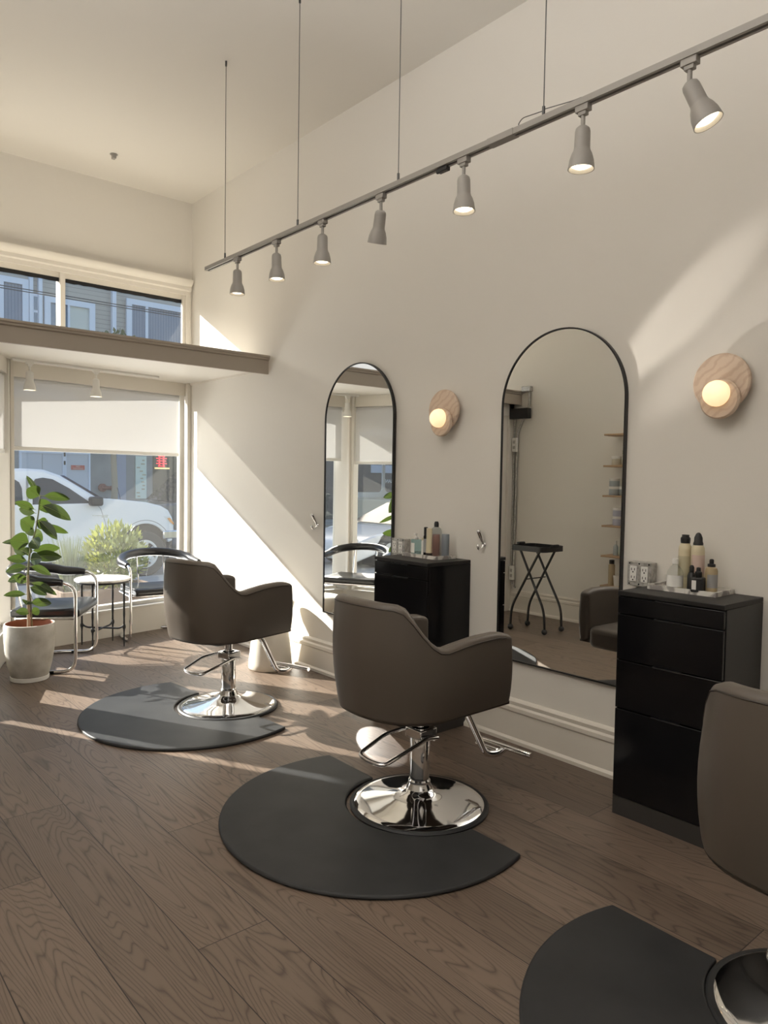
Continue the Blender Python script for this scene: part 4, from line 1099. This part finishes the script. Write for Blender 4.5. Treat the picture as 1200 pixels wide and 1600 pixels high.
# cab greenhouse with tumblehome
gh = [(1.99, 0.93), (2.06, 1.30), (2.20, 1.43), (2.45, 1.478), (2.95, 1.490), (3.22, 1.480), (3.45, 1.40), (3.72, 1.23), (3.98, 1.06), (4.05, 0.95)]
def tumble(a, b, c): # c = 0 near side, 1 far side
    ins = 0.035+max(0, b-0.95)*0.27
    return (a, (Y0+ins) if c < 0.5 else (Y1-ins), b)
build('cab', MB().prism(gh, 0, 1, tumble), M_carwhite, tk, bevel=0.05, seg=3, ang=50)
def side_panel(poly, off0, off1):
    return MB().prism(poly, 0, 1, lambda a, b, c: (a, Y0+0.035+max(0, b-0.95)*0.27-(off1 if c < 0.5 else off0), b))
fw_poly = [(3.04, 0.955), (3.06, 1.26), (3.10, 1.325), (3.20, 1.345), (3.33, 1.325), (3.55, 1.20), (3.80, 1.02), (3.86, 0.955)]
rw_poly = [(2.30, 0.955), (2.33, 1.25), (2.42, 1.31), (2.80, 1.32), (2.86, 1.28), (2.89, 1.20), (2.89, 0.955)]
for pl_, nme in ((fw_poly, 'front_side_window'), (rw_poly, 'rear_side_window')):
    wd = build(nme, side_panel([((x-sum(p[0] for p in pl_)/len(pl_))*1.04+sum(p[0] for p in pl_)/len(pl_), (z-1.12)*1.07+1.12) for x, z in pl_], -0.01, 0.006), M_black, tk, smooth=False)
    build('window_glass', side_panel(pl_, 0.0, 0.010), M_carglass, wd, smooth=False)
build('windshield', MB().add([(3.50, Y0+0.20, 1.385), (3.50, Y1-0.20, 1.385), (4.005, Y1-0.10, 1.065), (4.005, Y0+0.10, 1.065)], [(0, 1, 2, 3)]).move((0.012, 0, 0.012)), M_windshield, tk, smooth=False)
build('door_seam', xz([(2.955, 0.25), (2.963, 0.25), (2.963, 1.36), (2.955, 1.36)], Y0-0.002, Y0+0.10).add(*[xz([(4.115, 0.26), (4.122, 0.26), (4.08, 0.62), (3.99, 0.90), (3.90, 1.0), (3.895, 0.995), (3.982, 0.895), (4.073, 0.618)], Y0-0.002, Y0+0.02).__dict__[k] for k in ('v', 'f')]), M_greyl, tk)
build('fender_line', MB().tube([(hub[0]+0.43*cos(R(a)), Y0-0.0, hub[1]+0.09+0.45*sin(R(a))) for a in range(20, 165, 8)], 0.006, 6), M_greyl, tk)
build('door_handle', MB().box(3.06, 3.22, Y0-0.025, Y0+0.01, 0.69, 0.745), M_blackpl, tk, bevel=0.01)
build('side_strip', MB().box(3.86, 4.10, Y0-0.006, Y0+0.005, 0.79, 0.80).box(4.0, 4.09, Y0-0.006, Y0+0.005, 0.765, 0.782), M_steel, tk)
build('side_mirror', MB().box(3.80, 3.98, Y0-0.16, Y0+0.02, 0.945, 1.085), M_blackpl, tk, bevel=0.035, seg=3)
build('antenna', MB().rod((4.33, Y0+0.10, 1.02), (4.28, Y0+0.10, 1.22), 0.004, 6), M_blackpl, tk)
build('wiper_cowl', MB().box(3.98, 4.14, Y0+0.14, Y1-0.14, 1.05, 1.062), M_blackpl, tk)
hl = build('headlamp', xz([(4.99, 0.76), (5.10, 0.755), (5.165, 0.66), (5.165, 0.60), (5.08, 0.66)], Y0-0.006, Y0+0.20), M_lens, tk, bevel=0.01)
build('turn_lamp', xz([(5.05, 0.73), (5.10, 0.735), (5.16, 0.65), (5.158, 0.62), (5.09, 0.67)], Y0-0.010, Y0+0.1), M_amberl, hl)
build('front_bumper', MB().box(4.98, 5.255, Y0-0.01, Y1+0.01, 0.39, 0.53), M_chrome, tk, bevel=0.02)
build('chassis', MB().box(0.2, 5.0, Y0+0.2, Y1-0.2, 0.02, 0.14), M_well, tk)
for x in (hub[0], hubr[0]):
    wheel(tk, x, Y0+0.02, 0.165, 0.365, 0.225)
    wheel(tk, x, Y1-0.22, 0.165, 0.365, 0.225)

def car(name, label, cat, x0, y0, flip, L, H, m, suv=False, width=1.75, screen=None):
    t = thing(name, label, cat, (x0, y0, -0.20), R(180) if flip else 0)
    wy = (-width if flip else 0.0)
    k = L/4.5
    if suv:
        lo = [(0, .45), (0.02, .95), (0.15, 1.02), (3.1, 1.02), (3.9, .98), (4.35, .86), (4.46, .70), (4.5, .45), (4.4, .28)]
        top_ = [(0.06, 1.0), (0.22, 1.60), (0.5, 1.72), (2.3, 1.72), (2.6, 1.66), (3.25, 1.0)]
        win = [(0.35, 1.08), (0.42, 1.55), (2.25, 1.60), (2.50, 1.56), (2.98, 1.08)]
    else:
        lo = [(0, .40), (0.02, .80), (0.12, .86), (0.9, .88), (3.2, .86), (4.0, .74), (4.36, .62), (4.47, .48), (4.5, .35), (4.42, .22)]
        top_ = [(0.45, .86), (1.05, 1.27), (1.4, 1.36), (2.1, 1.37), (2.5, 1.30), (3.3, .85)]
        win = [(0.85, .90), (1.22, 1.24), (2.05, 1.29), (2.42, 1.24), (3.0, .90)]
    sz = H/(1.72 if suv else 1.37)
    wr = 0.35 if suv else 0.31
    a1, a2 = 0.85*k, 3.65*k
    lo = [(x*k, z*sz) for x, z in lo]
    for cx in (a2, a1):
        lo += [(cx+(wr+0.05)*cos(R(a)), wr+(wr+0.05)*sin(R(a))) for a in range(0, 181, 15)]
    lo += [(0.05, 0.30)]
    T = lambda poly, ya, yb: MB().prism([p for p in poly], ya+wy, yb+wy, lambda a, b, c: (a, c, b))
    build('lower_body', T(lo, 0, width), m, t, bevel=0.05, seg=3, ang=50)
    for ax_ in (a1, a2): build('wheel_well', MB().box(ax_-wr, ax_+wr, wy+0.08, wy+width-0.08, 0.1, wr*1.8), M_well, t)
    def tm(a, b, c):
        ins = 0.05+max(0, b-0.85*sz)*0.30
        return (a, (wy+ins) if c < 0.5 else (wy+width-ins), b)
    top_ = [(x*k, z*sz) for x, z in top_]; win = [(x*k, z*sz) for x, z in win]
    build('cabin', MB().prism(top_, 0, 1, tm), m, t, bevel=0.06, seg=3, ang=50)
    def tmw(a, b, c):
        ins = 0.05+max(0, b-0.85*sz)*0.30-0.006
        return (a, (wy+ins) if c < 0.5 else (wy+width-ins), b)
    build('side_windows', MB().prism(win, 0, 1, tmw), M_carglass, t, smooth=False)
    (xa, za), (xb, zb) = top_[-2], top_[-1]
    i0 = 0.05+max(0, za-0.85*sz)*0.3+0.06
    build('windshield', MB().add([(xa+0.02, wy+i0, za-0.01), (xa+0.02, wy+width-i0, za-0.01), (xb-0.03, wy+width-0.12, zb+0.03), (xb-0.03, wy+0.12, zb+0.03)], [(0, 3, 2, 1)]).move((0.02, 0, 0.02)), screen or M_carglass, t, smooth=False)
    for yy in (wy+0.04, wy+width-0.40): build('headlamp', MB().box(L-0.16, L-0.02, yy, yy+0.36, 0.58*sz, 0.68*sz), M_lens, t, bevel=0.02)
    for cx in (a1, a2):
        wheel(t, cx, wy+0.02, wr, wr, wr*0.62)
        wheel(t, cx, wy+width-0.22, wr, wr, wr*0.62)
    return t
car('suv', 'dark grey sport utility vehicle parked beyond the white pickup at right', 'car', 10.0, 14.3, True, 4.7, 1.78, M_cargrey, True)
car('sedan', 'white car parked outside the entry, reflected in the narrow mirror', 'car', -5.9, 9.75, False, 4.6, 1.20, M_carwhite)

bs = thing('transit_bus', 'cream and white bus passing in the street, reflected in the narrow mirror', 'bus', (-17.0, 14.6, -0.2))
wins = [(0.3+1.25*i, 1.45+1.25*i) for i in range(8)]
holes = [rrect(a, b, 1.22, 2.15, 0.12) for a, b in wins]
build('near_side', plate(rrect(0, 10.6, 1.05, 2.75, 0.05), holes, -0.02, 0.02, lambda a, b, c: (a, c, b)), M_buswhite, bs, smooth=False)
build('far_side', plate(rrect(0, 10.6, 1.05, 2.75, 0.05), holes, -0.02, 0.02, lambda a, b, c: (a, 2.5+c, b)), M_buswhite, bs, smooth=False)
build('lower_panel', MB().box(0, 10.6, -0.03, 2.53, 0.30, 1.06), M_buscream, bs, bevel=0.04)
build('side_stripe', MB().box(0, 10.6, -0.036, -0.028, 0.72, 0.86), M_busstripe, bs)
build('roof', MB().box(0, 10.6, -0.02, 2.52, 2.72, 2.95), M_buswhite, bs, bevel=0.12, seg=3)
build('bus_glass', MB().box(0.2, 10.4, 0.0, 0.005, 1.1, 2.3), glass_mat('bus_window_glass', (0.55, 0.58, 0.60), 0.08, 0.04), bs, smooth=False)
for x in (2.0, 8.4): wheel(bs, x, 0.0, 0.45, 0.45, 0.25)
for x in (2.0, 8.4): wheel(bs, x, 2.3, 0.45, 0.45, 0.25)

# ------------------------------------------------------------------ buildings across the street
def siding():
    m = M_siding
    tc = N(m, 'ShaderNodeTexCoord'); sp = N(m, 'ShaderNodeSeparateXYZ'); LK(m, tc.outputs['Object'], sp.inputs[0])
    a = N(m, 'ShaderNodeMath', operation='DIVIDE'); a.inputs[1].default_value = 0.13; LK(m, sp.outputs['Z'], a.inputs[0])
    b = N(m, 'ShaderNodeMath', operation='FRACT'); LK(m, a.outputs[0], b.inputs[0])
    c = N(m, 'ShaderNodeMath', operation='LESS_THAN'); c.inputs[1].default_value = 0.12; LK(m, b.outputs[0], c.inputs[0])
    x = N(m, 'ShaderNodeMix', data_type='RGBA'); LK(m, c.outputs[0], x.inputs['Factor'])
    x.inputs['A'].default_value = (0.46, 0.43, 0.39, 1); x.inputs['B'].default_value = (0.30, 0.28, 0.26, 1)
    LK(m, x.outputs['Result'], BSDF(m).inputs['Base Color'])
siding()
def blinds():
    m = M_blind
    tc = N(m, 'ShaderNodeTexCoord'); sp = N(m, 'ShaderNodeSeparateXYZ'); LK(m, tc.outputs['Object'], sp.inputs[0])
    a = N(m, 'ShaderNodeMath', operation='DIVIDE'); a.inputs[1].default_value = 0.085; LK(m, sp.outputs['X'], a.inputs[0])
    b = N(m, 'ShaderNodeMath', operation='FRACT'); LK(m, a.outputs[0], b.inputs[0])
    c = N(m, 'ShaderNodeMath', operation='LESS_THAN'); c.inputs[1].default_value = 0.2; LK(m, b.outputs[0], c.inputs[0])
    x = N(m, 'ShaderNodeMix', data_type='RGBA'); LK(m, c.outputs[0], x.inputs['Factor'])
    x.inputs['A'].default_value = (0.24, 0.28, 0.36, 1); x.inputs['B'].default_value = (0.14, 0.17, 0.24, 1)
    LK(m, x.outputs['Result'], BSDF(m).inputs['Base Color'])
blinds()
YB = 22.0
bd = thing('apartment_house', 'grey ground floor and cream clapboard house across the street', 'building', (0, YB, 0))
build('ground_floor', MB().box(-3, 20, 0, 0.4, -0.1, 3.6), M_stucco, bd)
build('upper_floor', MB().box(-3, 20, 0.05, 0.45, 3.6, 8.1), M_siding, bd)
build('cornice', MB().box(-3, 20, -0.12, 0.4, 3.5, 3.75), M_extwin, bd, bevel=0.03)
def house_window(x0, x1, z0, z1, gl, y=-0.02):
    fr = build('window_frame', plate([(x0-0.16, z0-0.16), (x1+0.16, z0-0.16), (x1+0.16, z1+0.16), (x0-0.16, z1+0.16)], [[(a, z0), (b, z0), (b, z1), (a, z1)] for a, b, m in gl], -0.05, 0.05, lambda a, b, c: (a, y+c, b)), M_extwin, bd, smooth=False)
    for a, b, m in gl:
        build('window_pane', MB().box(a, b, y+0.02, y+0.03, z0, z1), m, fr, smooth=False)
house_window(4.2, 5.63, 5.2, 6.58, [(4.2, 5.06, M_extglass), (5.16, 5.63, M_blind)])
house_window(6.36, 7.43, 5.2, 6.22, [(6.36, 6.82, M_extglass), (6.88, 7.43, M_curtain)])
house_window(8.68, 10.4, 5.1, 6.55, [(8.68, 9.10, M_blind), (9.18, 10.4, M_blind)])
house_window(1.0, 2.4, 5.2, 6.5, [(1.0, 1.65, M_blind), (1.75, 2.4, M_blind)])
house_window(-1.6, -0.2, 5.2, 6.5, [(-1.6, -0.95, M_extglass), (-0.85, -0.2, M_extglass)])
for xa in (5.80, 6.04): build('corner_board', MB().box(xa, xa+0.10, -0.09, 0.06, 3.75, 8.0), M_extwin, bd)
sb = build('narrow_bay_window', MB().box(5.90, 6.04, -0.03, 0.0, 5.2, 6.42), M_extwin, bd)
for z0, z1 in ((5.95, 6.32), (5.3, 5.88)): build('window_pane', MB().box(5.93, 6.02, -0.04, -0.03, z0, z1), M_extglass, sb)
build('corner_board', MB().box(8.08, 8.20, -0.09, 0.06, 3.75, 8.0), M_extwin, bd)
for x0, x1, nme in ((5.57, 6.67, 'double_door'), (6.757, 7.40, 'single_door')):
    dd = build(nme, MB().box(x0, x1, -0.05, 0.02, -0.1, 2.0), M_doorwhite, bd)
    build('door_frame', plate([(x0-0.05, -0.1), (x1+0.04, -0.1), (x1+0.04, 2.06), (x0-0.05, 2.06)], [[(x0+0.01, -0.09), (x1-0.01, -0.09), (x1-0.01, 1.99), (x0+0.01, 1.99)]], -0.08, 0.0, lambda a, b, c: (a, c, b)), M_extwin, dd, smooth=False)
    if nme == 'double_door':
        build('door_gap', MB().box((x0+x1)/2-0.006, (x0+x1)/2+0.006, -0.056, -0.04, -0.1, 1.98), M_greyl, dd)
for z0 in (1.68, 1.92): build('door_hinge', MB().box(6.69, 6.738, -0.09, -0.02, z0, z0+0.11), M_blackpl, bd)
build('pale_pilaster', MB().box(8.22, 8.50, -0.06, 0.02, -0.1, 2.6), mat('lavender_grey_paint', (0.30, 0.33, 0.42), 0.7), bd)
pn = build('shop_window', MB().box(9.36, 10.3, -0.03, 0.01, 0.6, 2.3), M_shopdark, bd)
pf = build('poster_window', MB().box(8.80, 9.14, -0.05, 0.01, 0.7, 2.0), M_poster, bd)
mb = MB()
for k in range(11):
    a = random.uniform(8.82, 9.04); z = 0.75+0.11*k
    mb.box(a, a+random.uniform(0.06, 0.12), -0.056, -0.049, z, z+0.04)
build('poster_marks', mb, M_greenl, pf)
sg = thing('door_sign', 'red sign with pale letters on the white door across the street', 'sign', (7.085, YB-0.06, 1.61))
build('sign_board', MB().box(-0.19, 0.19, -0.012, 0.0, -0.065, 0.065), M_redsign, sg)
build('lettering', text_mb('NO', 0.075, 0.004).move((0, 0.030, 0)).add(*[text_mb('PARKING', 0.068, 0.004).move((0, -0.030, 0)).__dict__[k] for k in ('v', 'f')]).move(mtx=RX90, loc=(0, -0.014, 0)), M_pinkl, sg, smooth=False)
ns = thing('neon_sign', 'red and yellow neon sign in the dark shop window across the street', 'neon sign', (9.62, YB-0.035, 1.62))
mb = MB()
for i, (wd, z) in enumerate(((0.10, 0.40), (0.17, 0.33), (0.15, 0.25), (0.17, 0.17), (0.11, 0.09))):
    mb.box(-wd, wd, -0.03, -0.01, z-0.013, z+0.013)
for x in (-0.07, 0.07): mb.box(x-0.018, x+0.018, -0.03, -0.01, 0.07, 0.42)
build('red_tubes', mb, M_neon, ns)
build('yellow_tube', MB().box(-0.22, 0.26, -0.03, -0.01, 0.0, 0.045), M_neony, ns)
sp_ = thing('standpipe', 'dark red standpipe on the grey wall across the street', 'pipe fitting', (7.80, YB, 1.03))
build('flange', MB().rod((0, 0, 0), (0, -0.08, 0), 0.12, 24), M_redpipe, sp_)
build('nozzle', MB().rod((0, -0.05, 0), (0.22, -0.20, -0.01), 0.06, 16).rod((0.20, -0.185, -0.01), (0.25, -0.22, -0.01), 0.075, 16), M_redpipe, sp_)
df = thing('storefront_building', 'dark charcoal storefront across the street behind the bus, reflected in the narrow mirror', 'building', (0, 22.0, 0))
build('facade', MB().box(-26, -3.05, 0, 0.5, -0.1, 7.5), M_darkfascia, df)
for x0, x1 in ((-12.6, -11.4), (-14.0, -12.9)): build('pale_panel', MB().box(x0, x1, -0.03, 0.01, 1.65, 1.95), M_doorwhite, df)
build('lettering', text_mb('RESTAURANT', 0.20, 0.02).move(mtx=RX90, loc=(-12.62, -0.02, 1.33)), M_whitel, df, smooth=False)
mbs = build('wall_panel', MB().box(-20, -16, -0.02, 0.02, 0.2, 2.6), M_stucco, df)

# overhead wires
for z, l in ((4.37, 'lower overhead wire crossing the transom view'), (4.50, 'upper overhead wire crossing the transom view')):
    tag(build('overhead_wire', MB().tube([(-25+2.5*i, 13.0+ (0 if z < 4.45 else 0.4), z+0.0006*(i-10)**2) for i in range(21)], 0.008, 6), M_blackpl), l, 'wire')

# ------------------------------------------------------------------ planting outside
def blades(rng, n, cx, cy_, cz, rx, ry, rz_, ln, wd, up):
    v = []; f = []
    for k in range(n):
        while True:
            p = Vector((rng.uniform(-1, 1), rng.uniform(-1, 1), rng.uniform(-1, 1)))
            if 0.25 < p.length < 1: break
        c = Vector((cx+p.x*rx, cy_+p.y*ry, cz+p.z*rz_))
        d = (Vector((p.x, p.y, p.z+up))+Vector((rng.uniform(-.6, .6), rng.uniform(-.6, .6), rng.uniform(-.4, .6)))).normalized()
        s = d.cross(Vector((rng.uniform(-1, 1), rng.uniform(-1, 1), rng.uniform(-1, 1)))).normalized()
        L = ln*rng.uniform(0.6, 1.2); W = wd*rng.uniform(0.7, 1.2)
        o = len(v)
        v += [c, c+d*L*0.5+s*W*0.5, c+d*L, c+d*L*0.5-s*W*0.5]
        f.append((o, o+1, o+2, o+3))
    return MB().add(v, f)
rg = random.Random(11)
pb = tag(build('planter_box', plate(rrect(2.50, 3.62, 8.30, 8.90, 0.02), [rrect(2.54, 3.58, 8.34, 8.86, 0.02)], -0.13, 0.12).box(2.52, 3.60, 8.32, 8.88, -0.12, 0.06), M_brick), 'low timber planter on the sidewalk outside the display window', 'planter')
bu = thing('leafy_bush', 'yellow green bush in the sidewalk planter outside the window', 'bush', (3.20, 8.6, 0.06))
build('foliage', blades(rg, 1500, 0, 0, 0.40, 0.34, 0.26, 0.36, 0.10, 0.035, 0.6), M_bushleaf, bu, smooth=False)
mb = MB()
for k in range(9):
    a = k*0.7; mb.tube([(0.04*cos(a), 0.04*sin(a), 0), (0.12*cos(a), 0.10*sin(a), 0.25), (0.22*cos(a), 0.16*sin(a), 0.5)], [0.010, 0.007, 0.003], 6)
build('stems', mb, M_bark, bu)
lv = thing('lavender_bush', 'grey green spiky lavender left of the yellow green bush outside', 'bush', (2.70, 8.6, 0.06))
mb = MB()
for k in range(240):
    a = rg.uniform(0, 2*pi); q = rg.uniform(0, 1)**0.6; h = rg.uniform(0.35, 0.68)
    dx, dy = 0.20*q*cos(a), 0.18*q*sin(a)
    mb.tube([(dx*0.3, dy*0.3, 0), (dx*0.8, dy*0.8, h*0.6), (dx*1.25, dy*1.25, h)], [0.004, 0.004, 0.001], 4)
build('spikes', mb, M_lavleaf, lv)
tr3 = thing('street_tree', 'leafy street tree by the house across the street', 'tree', (7.35, 19.9, -0.10))
build('trunk', MB().tube([(0, 0, 0), (0.05, 0, 1.2), (0.0, 0, 2.4), (0.1, 0, 3.8)], [0.10, 0.085, 0.07, 0.03], 10), M_bark, tr3)
build('foliage', blades(rg, 3200, 0.0, -0.2, 3.75, 1.05, 0.9, 1.55, 0.16, 0.08, 0.0), M_treeleaf, tr3, smooth=False)
